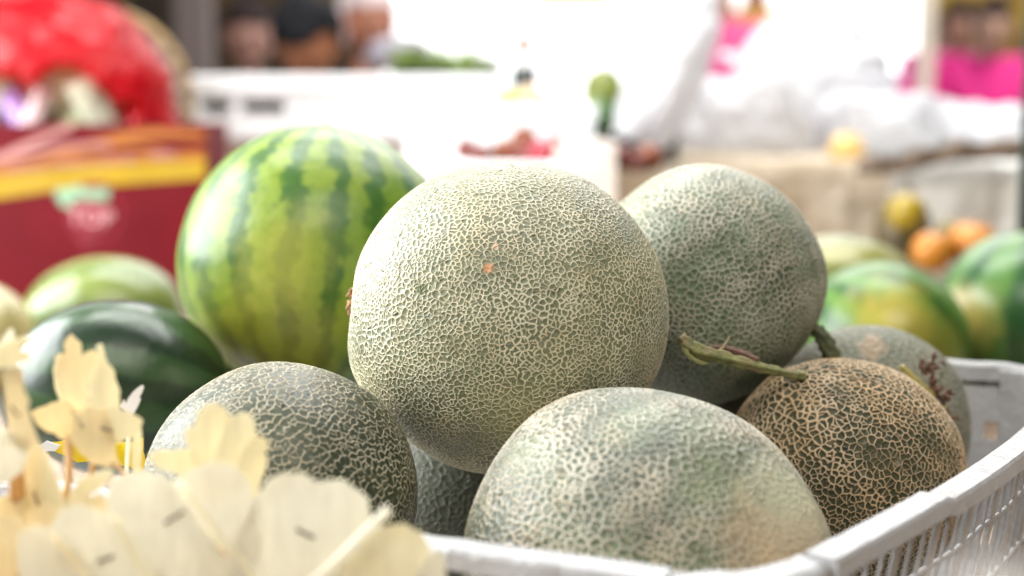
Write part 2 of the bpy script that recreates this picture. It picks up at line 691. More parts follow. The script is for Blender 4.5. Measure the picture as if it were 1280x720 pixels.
c = M_ochre.mix(M_ochre.ramp(M_ochre.noise(p, 1.3, 2.0), 0.5, 0.62), c, (0.45, 0.30, 0.04))
M_ochre.set(color=c, rough=0.8)
w = mesh_obj("ochre_wall", bm, M_ochre.m)
tag(w, "ochre and brown wall behind the person in the pink shirt", "wall")
# pale pillar at the edge of the opening
a = at(1150, 0, 5.6)
bm = bmesh.new()
box(bm, (a.x - 0.01, 5.55, 0), (a.x + 0.05, 5.6, 3.6), 0.01)
w = mesh_obj("market_pillar", bm, plain("pillar_plaster", (0.62, 0.55, 0.47), 0.7))
tag(w, "pale plaster pillar where the bright opening meets the ochre wall", "pillar")
# wooden post among the people
a = at(241, 0, 5.2)
bm = bmesh.new()
box(bm, (a.x - 0.06, 5.15, 0), (a.x + 0.06, 5.27, 3.6), 0.008)
w = mesh_obj("market_pillar", bm, plain("weathered_post", (0.17, 0.13, 0.12), 0.7))
tag(w, "grey weathered post left of the seated people", "pillar")
# yellow awning in the opening
a, b = at(668, -70, 8.0), at(768, 8, 8.0)
bm = bmesh.new()
vs = []
nx = 24
for i in range(nx + 1):
    x = a.x + (b.x - a.x) * i / nx
    hem = b.z + 0.02 * abs(math.sin(i * math.pi / 3))
    vs.append([bm.verts.new((x, 8.0 + 0.02 * math.sin(i * 1.3), hem)), bm.verts.new((x, 8.02, b.z + 0.12)), bm.verts.new((x, 8.6, a.z))])
for i in range(nx):
    for k in range(2):
        bm.faces.new((vs[i][k], vs[i + 1][k], vs[i + 1][k + 1], vs[i][k + 1]))
o = mesh_obj("awning", bm, plain("awning_cloth", (0.75, 0.42, 0.03), 0.7))
o.modifiers.new("thickness", 'SOLIDIFY').thickness = 0.004
tag(o, "yellow cloth awning at the top of the bright opening", "awning")

# market table that carries everything
M_wood = NT("worn_table_wood")
p = M_wood.obj(0, (1, 12, 1))
c = M_wood.mix(M_wood.ramp(M_wood.noise(p, 5.0, 4.0, 0.6), 0.35, 0.65), (0.22, 0.15, 0.1), (0.36, 0.27, 0.19))
M_wood.set(color=c, rough=0.65, normal=M_wood.bump(M_wood.noise(p, 14.0, 4.0), 0.002))
table = empty("market_table", (0, 1.7, 0))
tag(table, "wide wooden market table under the crate, the loose melons and the boxes", "table")
for k in range(11):
    bm = bmesh.new()
    y0 = 0.15 + k * 0.285
    box(bm, (-1.75, y0, TZ - 0.03), (1.75, y0 + 0.279, TZ), 0.002)
    o = mesh_obj("plank", bm, M_wood.m)
    o.parent = table
    o.matrix_parent_inverse = Matrix.Translation((0, -1.7, 0))
for sx in (-1.6, 1.6):
    for yy in (0.3, 3.1):
        bm = bmesh.new()
        box(bm, (sx - 0.04, yy - 0.04, 0), (sx + 0.04, yy + 0.04, TZ - 0.032), 0.004)
        o = mesh_obj("leg", bm, M_wood.m)
        o.parent = table
        o.matrix_parent_inverse = Matrix.Translation((0, -1.7, 0))

# steel post at the right edge of the frame
a = at(1284.5, 200, 1.6)
post = empty("steel_post", (a.x, 1.6, TZ))
bm = bmesh.new()
tube(bm, [(0, 0, 0.012), (0, 0, 1.6)], 0.0085, 20)
M_post = plain("teal_post_paint", (0.05, 0.085, 0.085), 0.3, 0.2, 30, metal=0.3)
mesh_obj("pole", bm, M_post, post, True)
bm = bmesh.new()
box(bm, (-0.035, -0.035, 0), (0.035, 0.035, 0.012), 0.002)
mesh_obj("base_plate", bm, M_post, post)
tag(post, "dark teal steel post standing beside the large watermelon at right", "post")

# ================================================================== THE CRATE
def crate_plastic(name, col):
    m = NT(name)
    p = m.obj()
    dirt = m.ramp(m.noise(p, 38.0, 5.0, 0.65), 0.56, 0.78, 0.0, 0.55)
    c = m.mix(dirt, col, (0.26, 0.215, 0.17))
    scuff = m.ramp(m.noise(m.obj(3.0, (1, 1, 0.3)), 160.0, 4.0, 0.7), 0.58, 0.72, 0.0, 0.35)
    c = m.mix(scuff, c, (0.40, 0.39, 0.37))
    h = m.math('ADD', m.noise(p, 70.0, 5.0, 0.65), m.math('MULTIPLY', m.noise(p, 320.0, 3.0), 0.25))
    m.set(color=c, rough=0.36, normal=m.bump(h, 0.0018), sss=0.12)
    m.b.inputs["Subsurface Radius"].default_value = (0.004, 0.004, 0.004)
    return m.m


M_crate = crate_plastic("white_crate_plastic", (0.40, 0.40, 0.405))
LF = Vector((-0.460, 0.737))
FR = Vector((0.0824, 0.4804))
RT = Vector((0.346, 0.870))
BK = Vector((-0.218, 1.095))
rim_z = 0.0
crate = empty("fruit_crate", (0, 0.75, TZ))
tag(crate, "white plastic lattice crate holding the netted melons", "crate")
CI = Matrix.Translation((0, -0.75, -TZ))
CH = RIM - TZ                      # crate height


def to_crate(o):
    o.parent = crate
    o.matrix_parent_inverse = CI
    return o


def bowed(a, b, bow, s):
    """Point and tangent on a crate side that bulges outwards a little."""
    d = b - a
    L = d.length
    t = d / L
    nrm = Vector((t.y, -t.x))
    p = a + d * s + nrm * bow * math.sin(math.pi * s)
    tt = (d + nrm * bow * math.pi * math.cos(math.pi * s)).normalized()
    return p, tt, Vector((tt.y, -tt.x)), L


sides = [(LF, FR, 0.003, 0.03, 0.955), (FR, RT, 0.015, 0.085, 0.95), (RT, BK, 0.004, 0.03, 0.97), (BK, LF, 0.004, 0.03, 0.97)]
rnd = random.Random(4)
# profile of the rim: (outward offset, height below the top)
PROF = [(0.0, -0.0108), (0.0005, -0.0015), (0.002, 0.0), (0.0135, -0.0005), (0.0145, -0.0020), (0.0155, -0.0080), (0.0135, -0.0090), (0.0125, -0.0045), (0.0035, -0.0045), (0.003, -0.0108)]
for si, (a, b, bow, s0, s1) in enumerate(sides):
    bm = bmesh.new()
    rings = []
    N = 60
    for i in range(N + 1):
        s = s0 + (s1 - s0) * i / N
        p, t, n, L = bowed(a, b, bow, s)
        j = 0.0010 * noise.noise(Vector((p.x * 38, p.y * 38, si))) + 0.0013 * noise.noise(Vector((p.x * 120, p.y * 120, si + 4)))
        j -= 0.0030 * max(0.0, noise.noise(Vector((p.x * 60 + 9, p.y * 60, si + 8))) - 0.28)
        step = 0.0016 if (si == 1 and s > 0.31) else 0.0           # the rim's splice
        ring = []
        for (off, h) in PROF:
            q = p + n * (off + step * 0.7 + j)
            ring.append(bm.verts.new((q.x, q.y, RIM + h - step + j * 0.8)))
        rings.append(ring)
    for i in range(N):
        for k in range(len(PROF)):
            k2 = (k + 1) % len(PROF)
            bm.faces.new((rings[i][k], rings[i][k2], rings[i + 1][k2], rings[i + 1][k]))
    bm.faces.new(rings[0])
    bm.faces.new(rings[-1][::-1])
    to_crate(mesh_obj("rim", bm, M_crate))

# rounded corner pieces, a little lower than the rims they join
for ci, (pc, a, b) in enumerate(((FR, LF, RT), (RT, FR, BK), (BK, RT, LF), (LF, BK, FR))):
    da = (a - pc).normalized()
    db = (b - pc).normalized()
    na = Vector((-da.y, da.x)) * (1 if Vector((-da.y, da.x)).dot(db) < 0 else -1)
    nb = Vector((-db.y, db.x)) * (1 if Vector((-db.y, db.x)).dot(da) < 0 else -1)
    bm = bmesh.new()
    path = []
    for i in range(13):
        u = i / 12
        q0, q2 = pc + da * 0.040 + na * 0.0004, pc + db * 0.040 + nb * 0.001
        q1 = pc - (da + db) * 0.0
        q = q0 * (1 - u) ** 2 + q1 * 2 * u * (1 - u) + q2 * u * u
        n = (na * (1 - u) + nb * u).normalized()
        path.append((q, n))
    ri = []
    for q, n in path:
        j = 0.0015 * noise.noise(Vector((q.x * 90, q.y * 90, 7)))
        ri.append([bm.verts.new((q.x + n.x * off, q.y + n.y * off, RIM - 0.0022 + h + j)) for off, h in
                   [(-0.001, -0.05), (-0.001, -0.002), (0.001, 0.0), (0.011, -0.001), (0.0135, -0.003), (0.0145, -0.012), (0.008, -0.015), (0.0, -CH + 0.01), (-0.004, -CH + 0.01)]])
    for i in range(12):
        for k in range(9):
            bm.faces.new((ri[i][k], ri[i][(k + 1) % 9], ri[i + 1][(k + 1) % 9], ri[i + 1][k]))
    bm.faces.new(ri[0])
    bm.faces.new(ri[-1][::-1])
    to_crate(mesh_obj("corner_post", bm, M_crate))

# lattice: each bar a part, sharing a few meshes
def bar_mesh(name, w, d, h, lean, y=0.0):
    bm = bmesh.new()
    vs = box(bm, (-w / 2, -d / 2, -h), (w / 2, d / 2, 0), min(w, d) * 0.22)
    for v in bm.verts:
        k = -v.co.z / h
        v.co.x -= lean * k
        v.co.y += y + 0.012 * k          # walls narrow towards the bottom
    bmesh.ops.recalc_face_normals(bm, faces=bm.faces)
    me = bpy.data.meshes.new(name)
    bm.to_mesh(me)
    bm.free()
    me.materials.append(M_crate)
    return me


BH = CH - 0.0096 - 0.006
me_broad = bar_mesh("slat", 0.0070, 0.0018, BH, 0.034)
me_thin = bar_mesh("slat", 0.0022, 0.0016, BH, 0.034)
for si, (a, b, bow, s0, s1) in enumerate(sides):
    L = (b - a).length
    n = int(L * (s1 - s0) / 0.0152)
    for i in range(n + 1):
        s = s0 + 0.028 / L + (s1 - s0 - 0.034 / L) * i / n
        p, t, nn, _ = bowed(a, b, bow, s)
        ang = math.atan2(t.y, t.x)
        q = p + nn * 0.0075
        mw = CI @ Matrix.Translation((q.x, q.y, RIM - 0.0092)) @ Matrix.Rotation(ang, 4, 'Z')
        if si in (2, 3) and i % 2:
            continue                     # the far sides: only every other bar can be told apart
        if i % 3 == 0:
            share("slat", me_broad, crate, mw)
        else:
            share("slat", me_thin, crate, mw)
    if si in (0, 1):
        for dz in (0.034, 0.066, 0.096):                  # thin rails that tie the bars together
            bm = bmesh.new()
            pts = []
            for i in range(33):
                s = s0 + (s1 - s0) * i / 32
                p, t, nn, _ = bowed(a, b, bow, s)
                q = p + nn * (0.0078 - 0.012 * (dz - 0.009) / BH)
                pts.append((q.x, q.y, RIM - dz + 0.0006 * math.sin(i)))
            tube(bm, pts, 0.0013, 6)
            to_crate(mesh_obj("rail", bm, M_crate, None, True))

# solid inner skirt of the back side with its round drain holes, and the floor of the crate
bm = bmesh.new()
NX, NZ = 56, 10
gv = []
for i in range(NX + 1):
    s = 0.03 + 0.94 * i / NX
    p, t, nn, _ = bowed(RT, BK, 0.004, s)
    row = []
    for k in range(NZ + 1):
        z = RIM - 0.0146 - (BH - 0.004) * k / NZ
        q = p + nn * (0.003 - 0.012 * k / NZ)
        row.append(bm.verts.new((q.x, q.y, z)))
    gv.append(row)
for i in range(NX):
    for k in range(NZ):
        if k in (2, 5, 8) and i % 5 == (2 if k != 5 else 4):
            continue
        bm.faces.new((gv[i][k], gv[i + 1][k], gv[i + 1][k + 1], gv[i][k + 1]))
o = to_crate(mesh_obj("back_panel", bm, M_crate))
o.modifiers.new("thickness", 'SOLIDIFY').thickness = 0.0018
bm = bmesh.new()
cs = [LF, FR, RT, BK]
cen = sum(cs, Vector((0, 0))) / 4
lo = [bm.verts.new((*(cen + (c - cen) * 0.955), TZ + 0.0005)) for c in cs]
hi = [bm.verts.new((*(cen + (c - cen) * 0.955), TZ + 0.006)) for c in cs]
bm.faces.new(lo[::-1])
bm.faces.new(hi)
for k in range(4):
    bm.faces.new((lo[k], lo[(k + 1) % 4], hi[(k + 1) % 4], hi[k]))
to_crate(mesh_obj("base", bm, M_crate))

# ================================================================== THE NETTED MELONS
GROUP = "netted melons heaped in the crate"
M_stem = NT("melon_stem_skin")
p = M_stem.obj(0, (1, 1, 1))
c = M_stem.mix(M_stem.ramp(M_stem.noise(p, 160.0, 4.0, 0.65), 0.35, 0.68), (0.27, 0.27, 0.10), (0.12, 0.14, 0.05))
c = M_stem.mix(M_stem.ramp(M_stem.noise(p, 60.0, 3.0), 0.45, 0.68), c, (0.27, 0.19, 0.11))
M_stem.set(color=c, rough=0.6, normal=M_stem.bump(M_stem.noise(p, 500.0, 3.0), 0.0006))
M_stem = M_stem.m
M_dry = plain("dry_brown_stalk", (0.14, 0.075, 0.05), 0.8, 0.4, 200)
M_scab = plain("brown_scab", (0.36, 0.19, 0.09), 0.85, 0.5, 400, 0.001, 600)

CREAM, CREAM2 = (0.76, 0.71, 0.53), (0.70, 0.60, 0.38)


def melon(px, py, Y, rad_px, half_px, axis, label, seed, cells, width, height, deep=1.0, taper=0.0, lumps=0.02, dimple=0.0, **kw):
    body = Body(pxm(rad_px, Y), pxm(half_px, Y), seed, taper, lumps, dimple)
    rot = Vector(axis).normalized().to_track_quat('Z', 'Y')
    view = rot.inverted() @ (Vector((0, 0, ZC)) - at(px, py, Y)).normalized()
    me = netted_mesh(body, cells, width, height, seed, view=tuple(view), **kw)
    o = place_mesh("netted_melon", me, at(px, py, Y), axis)
    if deep != 1.0:                                # a melon a little flattened front to back
        R3 = np.array(o.matrix_world.to_3x3())
        co = np.array([v.co[:] for v in me.vertices]) @ R3.T
        co[:, 1] *= deep
        me.vertices.foreach_set("co", (co @ R3).ravel())
        me.update()
    tag(o, label, "melon", GROUP)
    return o


# the big one on top
mA = melon(636, 395, 0.735, 197, 206, (-1.0, -0.12, 0.06), "large pale netted melon on top of the heap in front of the watermelon", 3, 15000, 0.235, 0.00015, lumps=0.018, dimple=0.004, taper=0.03, drop=0.08, drop_along=0.14, vary=0.5)
sp = [(hit(mA, 527, 361), 0.0042, (0.10, 0.12, 0.035), 0.85, 0.5),
      (hit(mA, 566, 431), 0.0060, (0.20, 0.19, 0.10), 0.6, 0.5),
      (hit(mA, 611, 336), 0.0030, (0.62, 0.30, 0.14), 0.9, 0.6),
      (hit(mA, 620, 308), 0.0022, (0.72, 0.52, 0.36), 0.8, 0.6),
      (hit(mA, 738, 338), 0.0038, (0.26, 0.24, 0.11), 0.6, 0.6),
      (hit(mA, 660, 520), 0.030, (0.42, 0.36, 0.15), 0.28, 0.4),
      (hit(mA, 437, 380), 0.010, (0.50, 0.30, 0.13), 0.6, 0.6)]
mA.data.materials.append(net_material("cream_net_rind", 1.0, CREAM, CREAM2, (0.165, 0.185, 0.11), (0.23, 0.245, 0.135), spots=sp, wax=0.4))

# behind it at the right
mB = melon(884, 356, 0.83, 150, 148, (0.55, 0.1, -0.75), "tall netted melon behind the curled green stem", 5, 6400, 0.27, 0.00024, lumps=0.03, dimple=0.003, drop=0.03)
sp = [(hit(mB, 940, 420), 0.03, (0.36, 0.40, 0.28), 0.3, 0.4)]
mB.data.materials.append(net_material("grey_net_rind", 2.3, (0.56, 0.53, 0.43), (0.51, 0.44, 0.33), (0.065, 0.095, 0.05), (0.12, 0.175, 0.09), spots=sp, wax=0.3))

# the front one with its tapering end to the right
mC = melon(812, 690, 0.615, 206, 238, (0.94, -0.30, -0.10), "pale green netted melon tapering to a corky tan tip behind the front rim", 8, 7600, 0.29, 0.00022, lumps=0.020, taper=-0.11, dimple=0.002, drop=0.06, vary=0.45,
           thin=lambda d: 1.2 - np.clip((d[:, 2] - 0.66) / 0.3, 0, 0.85))
sp = [(hit(mC, 1008, 668), 0.050, (0.50, 0.44, 0.30), 0.75, 0.3),
      (hit(mC, 985, 690), 0.040, (0.52, 0.38, 0.22), 0.5, 0.5),
      (hit(mC, 975, 610), 0.030, (0.50, 0.54, 0.38), 0.55, 0.4),
      (hit(mC, 930, 672), 0.026, (0.50, 0.36, 0.20), 0.28, 0.9),
      (hit(mC, 880, 605), 0.020, (0.20, 0.30, 0.10), 0.25, 0.7),
      (hit(mC, 961, 593), 0.0022, (0.30, 0.24, 0.10), 0.7, 0.5),
      (hit(mC, 800, 525), 0.022, (0.38, 0.48, 0.34), 0.22, 0.7)]
mC.data.materials.append(net_material("pale_net_rind", 4.1, (0.60, 0.57, 0.47), (0.56, 0.46, 0.32), (0.075, 0.09, 0.06), (0.155, 0.19, 0.10), spots=sp, wax=0.4))

# orange-netted one
mD = melon(1050, 598, 0.76, 153, 149, (-0.52, -0.10, 0.80), "dark green melon under a thick tan orange net with a curled stem", 11, 5200, 0.28, 0.00045, 0.95, lumps=0.02, dimple=-0.004, drop=0.04, drop_across=0.28, along=1.25, across=0.8, vary=0.4)
mD.data.materials.append(net_material("orange_net_rind", 6.7, (0.60, 0.47, 0.32), (0.60, 0.42, 0.24), (0.045, 0.050, 0.026), (0.085, 0.085, 0.046), spec=0.2, rough=0.6))
stem_child(mD, "stem", [at(1004, 470, 0.742), at(978, 466, 0.735), at(940, 457, 0.725), at(900, 446, 0.72), at(868, 436, 0.72), at(851, 421, 0.72)], [0.0025, 0.0022, 0.0027, 0.0033, 0.0038, 0.0026], M_stem)
stem_child(mD, "stem", [at(854, 428, 0.719), at(860, 444, 0.717), at(874, 453, 0.717), at(886, 454, 0.719)], [0.0018, 0.0012, 0.0012, 0.0008], M_stem)
stem_child(mD, "dry_tendril", [at(947, 453, 0.727), at(925, 442, 0.731), at(905, 436, 0.733), at(886, 433, 0.735)], [0.0026, 0.0022, 0.0016, 0.0006], M_dry)
stem_child(mD, "stem", [at(895, 443, 0.723), at(905, 433, 0.727), at(912, 421, 0.731)], [0.0011, 0.0008, 0.0004], M_stem)

# grey one at the back right, with dried stalk
mE = melon(1090, 532, 0.85, 122, 128, (-0.45, 0.1, 0.72), "dull grey green melon with a dried flower stalk, behind the orange netted one", 14, 2600, 0.26, 0.0003, 0.74, lumps=0.02, drop=0.12, drop_across=0.7)
mE.data.materials.append(net_material("grey_smooth_rind", 8.2, (0.33, 0.32, 0.26), (0.36, 0.30, 0.22), (0.15, 0.17, 0.12), (0.21, 0.22, 0.16),
                                      spots=[(hit(mE, 1090, 432), 0.012, (0.50, 0.36, 0.24), 0.6, 0.5)]))
stem_child(mE, "stem", [at(1042, 452, 0.80), at(1036, 436, 0.80), at(1025, 418, 0.802), at(1018, 412, 0.804)], [0.0050, 0.0046, 0.0040, 0.0034], plain("dark_green_stem", (0.075, 0.085, 0.035), 0.6, 0.35, 180))
M_yel_stalk = plain("yellow_green_stalk", (0.42, 0.38, 0.12), 0.6, 0.25, 200)
stem_child(mE, "dry_stalk", [at(1126, 458, 0.785), at(1143, 472, 0.785), at(1160, 487, 0.787), at(1168, 495, 0.79)], [0.0016, 0.0012, 0.0011, 0.0016], M_yel_stalk)
stem_child(mE, "dry_stalk", [at(1180, 507, 0.79), at(1183, 522, 0.788), at(1189, 537, 0.788)], [0.0010, 0.0008, 0.0012], M_yel_stalk)
rnd = random.Random(9)
bm = bmesh.new()
for k in range(46):
    u = rnd.random()
    base = at(1160 + 22 * u + rnd.gauss(0, 6), 452 + 70 * u + rnd.gauss(0, 7), 0.792 + rnd.gauss(0, 0.004))
    d = Vector((rnd.gauss(0, 1), rnd.gauss(0, 1), rnd.gauss(0, 1))).normalized() * rnd.uniform(0.003, 0.008)
    tube(bm, [base, base + d * 0.5 + Vector((0, 0, 0.001)), base + d], [0.0004, 0.0014, 0.0003], 6)
tube(bm, smooth_path([at(1161, 452, 0.79), at(1166, 470, 0.79), at(1172, 492, 0.79), at(1182, 510, 0.792), at(1192, 540, 0.80), at(1198, 562, 0.805)], 4), 0.0009, 6)
o = mesh_obj("dry_flowers", bm, M_dry, None, True)
o.parent = mE
o.matrix_parent_inverse = mE.matrix_world.inverted()

# left bottom, ladder-like net
mF = melon(349, 624, 0.65, 172, 177, (-0.55, 0.35, 0.76), "dark green melon with a fine pale net behind the palm leaf flowers", 17, 5600, 0.18, 0.00013, lumps=0.02, flat=True, vary=0.15, drop=0.03, drop_along=0.60, along=0.75, across=1.1)
mF.data.materials.append(net_material("ladder_net_rind", 10.4, (0.60, 0.55, 0.42), (0.58, 0.48, 0.30), (0.026, 0.036, 0.015), (0.05, 0.062, 0.028), wax=0.3, spec=0.3))

# the shaded one in the gap, and dark melons added to shade the gaps
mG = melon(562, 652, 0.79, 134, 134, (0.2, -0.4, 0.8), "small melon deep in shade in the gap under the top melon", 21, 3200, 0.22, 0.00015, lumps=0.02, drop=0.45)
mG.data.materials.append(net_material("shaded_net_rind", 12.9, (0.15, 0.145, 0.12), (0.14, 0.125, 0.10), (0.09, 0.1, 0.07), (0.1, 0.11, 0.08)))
for (px_, py_, Y_, r_, lb, sd) in ((900, 545, 0.868, 88, "melon added to darken the gap between the front melon and the tall one", 23),
                                   (262, 468, 1.0, 58, "small dark melon added to fill the gap between the dark and the light green watermelon", 27),
                                   (330, 600, 0.885, 100, "melon added to darken the gap under the light green watermelon", 25)):
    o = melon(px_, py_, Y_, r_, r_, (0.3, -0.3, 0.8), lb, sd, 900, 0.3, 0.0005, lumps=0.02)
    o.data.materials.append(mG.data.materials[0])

# torn blossom scar of the top melon
bm = bmesh.new()
rnd = random.Random(3)
for k in range(16):
    py = 362 + 34 * k / 15
    base = at(440.5 - 1.5 * math.sin(k) + 0.05 * (py - 380) ** 2 * 0.1, py, 0.742)
    d = Vector((rnd.uniform(-0.003, -0.0005), rnd.gauss(0, 0.002), rnd.gauss(0, 0.0025)))
    tube(bm, [base, base + d * 0.6, base + d * 1.1], [0.0014, 0.0011, 0.0003], 6)
o = mesh_obj("blossom_scar", bm, M_scab, None, True)
o.parent = mA
o.matrix_parent_inverse = mA.matrix_world.inverted()

# ================================================================== THE WATERMELONS AND SMOOTH MELONS
def smooth_melon(px, py, Y, rad_px, half_px, axis, label, cat, seed, roll=0.0, name="watermelon", **kw):
    bm = fruit_bm(pxm(rad_px, Y), pxm(half_px, Y), seed=seed, nu=80, nv=52, **kw)
    o = place_fruit(name, bm, at(px, py, Y), axis, roll)
    tag(o, label, cat, "watermelons and smooth melons round the crate")
    return o


W = smooth_melon(397, 326, 0.955, 174, 168, (0.05, 0.30, 1.0), "large light green watermelon with dark ragged stripes behind the top melon", "watermelon", 31, R(18), lumps=0.022)
sp = [(hit(W, 330, 430), 0.075, (0.42, 0.36, 0.05), 0.45, 0.4), (hit(W, 360, 320), 0.045, (0.42, 0.42, 0.09), 0.5, 0.5)]
W.data.materials.append(stripe_material("light_striped_rind", 1.0, 20, (0.13, 0.225, 0.02), (0.20, 0.28, 0.03), (0.036, 0.105, 0.015), 0.62, sp, 0.33, 0.12, 0.6, 0.12))
bm = bmesh.new()
top = W.matrix_world @ Vector((0, 0, pxm(168, 0.955)))
up = (W.matrix_world.to_3x3() @ Vector((0, 0, 1))).normalized()
tube(bm, [top - up * 0.004, top + up * 0.003], [0.006, 0.004], 10)
o = mesh_obj("stem", bm, M_stem, None, True)
o.parent = W
o.matrix_parent_inverse = W.matrix_world.inverted()

H = smooth_melon(152, 484, 0.86, 112, 138, (1.0, 0.25, -0.15), "dark green glossy watermelon behind the palm leaf flowers", "watermelon", 33, R(40), lumps=0.02)
H.data.materials.append(stripe_material("dark_striped_rind", 3.0, 9, (0.028, 0.065, 0.02), (0.038, 0.085, 0.025), (0.012, 0.028, 0.012), 0.6, (), 0.28, 0.1, 0.5, 0.25, 0.3))
I = smooth_melon(130, 398, 1.53, 78, 102, (1.0, 0.1, 0.05), "smooth olive green melon lying before the red carton", "melon", 35, name="smooth_melon", lumps=0.015)
I.data.materials.append(stripe_material("olive_rind", 4.0, 7, (0.15, 0.19, 0.045), (0.19, 0.23, 0.06), (0.10, 0.145, 0.035), 0.6, (), 0.22, 0.2, 0.7, 0.4, 0.2))
K0 = smooth_melon(-32, 430, 1.40, 75, 80, (0.3, 0.2, 1.0), "pale yellow beige melon, only its side in view, beside the olive melon", "melon", 37, name="smooth_melon", lumps=0.015)
K0.data.materials.append(stripe_material("beige_rind", 5.0, 6, (0.42, 0.36, 0.17), (0.48, 0.42, 0.22), (0.33, 0.29, 0.12), 0.5, (), 0.2, 0.2, 0.7, 0.4, 0.1))
J = smooth_melon(1104, 432, 1.295, 106, 108, (0.75, -0.25, -0.6), "green watermelon with yellow flushed side between the crate and the large watermelon", "watermelon", 39, R(10), lumps=0.02)
J.data.materials.append(stripe_material("green_flushed_rind", 6.0, 11, (0.06, 0.15, 0.025), (0.10, 0.20, 0.03), (0.02, 0.075, 0.013), 0.5,
                                        [(hit(J, 1120, 400), 0.060, (0.34, 0.28, 0.045), 0.85, 0.5), (hit(J, 1180, 440), 0.05, (0.20, 0.20, 0.03), 0.6, 0.5)], 0.28, 0.2, 0.6, 0.15))
K = smooth_melon(1054, 392, 1.47, 100, 112, (1.0, 0.3, -0.3), "olive yellow melon behind the green flushed watermelon", "melon", 41, name="smooth_melon", lumps=0.015)
K.data.materials.append(stripe_material("yellow_olive_rind", 7.0, 8, (0.21, 0.20, 0.04), (0.25, 0.23, 0.07), (0.09, 0.11, 0.02), 0.6, (), 0.28, 0.3, 0.8, 0.3, 0.2))
Lm = smooth_melon(1278, 402, 1.38, 110, 114, (0.2, 0.3, 1.0), "large green watermelon with a pale yellow patch beside the teal post", "watermelon", 43, R(60), lumps=0.02)
Lm.data.materials.append(stripe_material("green_striped_rind", 8.0, 10, (0.055, 0.14, 0.03), (0.08, 0.18, 0.035), (0.016, 0.065, 0.016), 0.6,
                                         [(hit(Lm, 1200, 400), 0.050, (0.55, 0.45, 0.12), 0.9, 0.4), (hit(Lm, 1190, 380), 0.025, (0.70, 0.62, 0.45), 0.7, 0.4)], 0.26, 0.2, 0.5, 0.2))

# ================================================================== THE PALM LEAF FLOWERS
def leaf_material(name, a, b, seed):
    m = NT(name)
    tc = m.obj(seed, (1, 1, 1))
    st = m.obj(seed, (1.0, 1.0, 0.12))
    g1 = m.noise(st, 380.0, 3.0, 0.6)
    f = m.ramp(m.noise(tc, 30.0, 3.0), 0.3, 0.7)
    c = m.mix(f, a, b)
    c = m.mix(m.ramp(g1, 0.35, 0.7, 0.0, 0.3), c, tuple(x * 0.8 for x in b))
    c = m.mix(m.ramp(m.noise(tc, 150.0, 4.0, 0.7), 0.62, 0.75, 0.0, 0.35), c, (0.55, 0.33, 0.12))
    nb = m.bump(g1, 0.0005)
    m.set(color=c, rough=0.45, normal=nb, spec=0.35)
    tl = m.n("ShaderNodeBsdfTranslucent")
    m.put(tl.inputs[0], c)
    m.put(tl.inputs[1], nb)
    mx = m.n("ShaderNodeMixShader")
    mx.inputs[0].default_value = 0.42
    m.put(mx.inputs[1], m.b.outputs[0])
    m.put(mx.inputs[2], tl.outputs[0])
    m.put(m.out.inputs[0], mx.outputs[0])
    return m.m


LEAF_PALE = leaf_material("pale_palm_leaf", (0.96, 0.94, 0.83), (0.94, 0.90, 0.76), 1)
LEAF_CREAM = leaf_material("cream_palm_leaf", (0.95, 0.91, 0.73), (0.93, 0.86, 0.63), 2)
LEAF_GOLD = leaf_material("golden_palm_leaf", (0.94, 0.86, 0.63), (0.92, 0.79, 0.52), 3)
M_staple = plain("staple_steel", (0.16, 0.13, 0.11), 0.4, 0.2, 100, metal=0.7)
LEAF_STICK = leaf_material("palm_stick", (0.74, 0.52, 0.27), (0.66, 0.44, 0.2), 5)


class Surf:
    """A gently curved sheet in space, addressed by the photo's pixels."""

    def __init__(self, cx, cy, Y, gx=0.0, gy=0.0, cxx=0.0, cyy=0.0):
        self.c = (cx, cy, Y, gx, gy, cxx, cyy)

    def __call__(self, px, py, lift=0.0):
        cx, cy, Y, gx, gy, cxx, cyy = self.c
        dx, dy = (px - cx) / 100.0, (py - cy) / 100.0
        return at(px, py, Y + gx * dx + gy * dy + cxx * dx * dx + cyy * dy * dy - lift)


def petal(root, outline, surf, mat, jag=0.0, name="petal", label=None):
    """One leaf strip: a closed outline filled, bent and given thickness."""
    pts = [Vector((x, y, 0)) for x, y in outline]
    dense = []
    r = random.Random(int(sum(p.x for p in pts)))
    for i, p in enumerate(pts):
        q = pts[(i + 1) % len(pts)]
        n = max(1, int((q - p).length / 7))
        for k in range(n):
            s = p.lerp(q, k / n)
            if k and jag:
                s += Vector((r.gauss(0, jag * 2.4), r.gauss(0, jag * 2.4), 0))
            dense.append(s)
    bm = bmesh.new()
    vs = [bm.verts.new(p) for p in dense]
    es = [bm.edges.new((vs[i], vs[(i + 1) % len(vs)])) for i in range(len(vs))]
    bmesh.ops.triangle_fill(bm, edges=es, use_beauty=True)
    for _ in range(2):
        inner = [e for e in bm.edges if not e.is_boundary and (e.verts[0].co - e.verts[1].co).length > 14]
        if inner:
            bmesh.ops.subdivide_edges(bm, edges=inner, cuts=1)
            bmesh.ops.triangulate(bm, faces=bm.faces)
    for v in bm.verts:
        px_, py_ = v.co.x, v.co.y
        wave = 0.0018 * noise.noise(Vector((px_ / 55, py_ / 55, dense[0].x)))
        v.co = root_inv(root) @ surf(px_, py_, wave)
    bmesh.ops.recalc_face_normals(bm, faces=bm.faces)
    bmesh.ops.solidify(bm, geom=bm.faces[:], thickness=0.0003)
    o = mesh_obj(name, bm, mat, root, smooth=True, recalc=False)
    o.data.set_sharp_from_angle(angle=R(35))
    if label:
        o["label"] = label
    return o


def root_inv(root):
    return Matrix.Translation(-Vector(root.location))


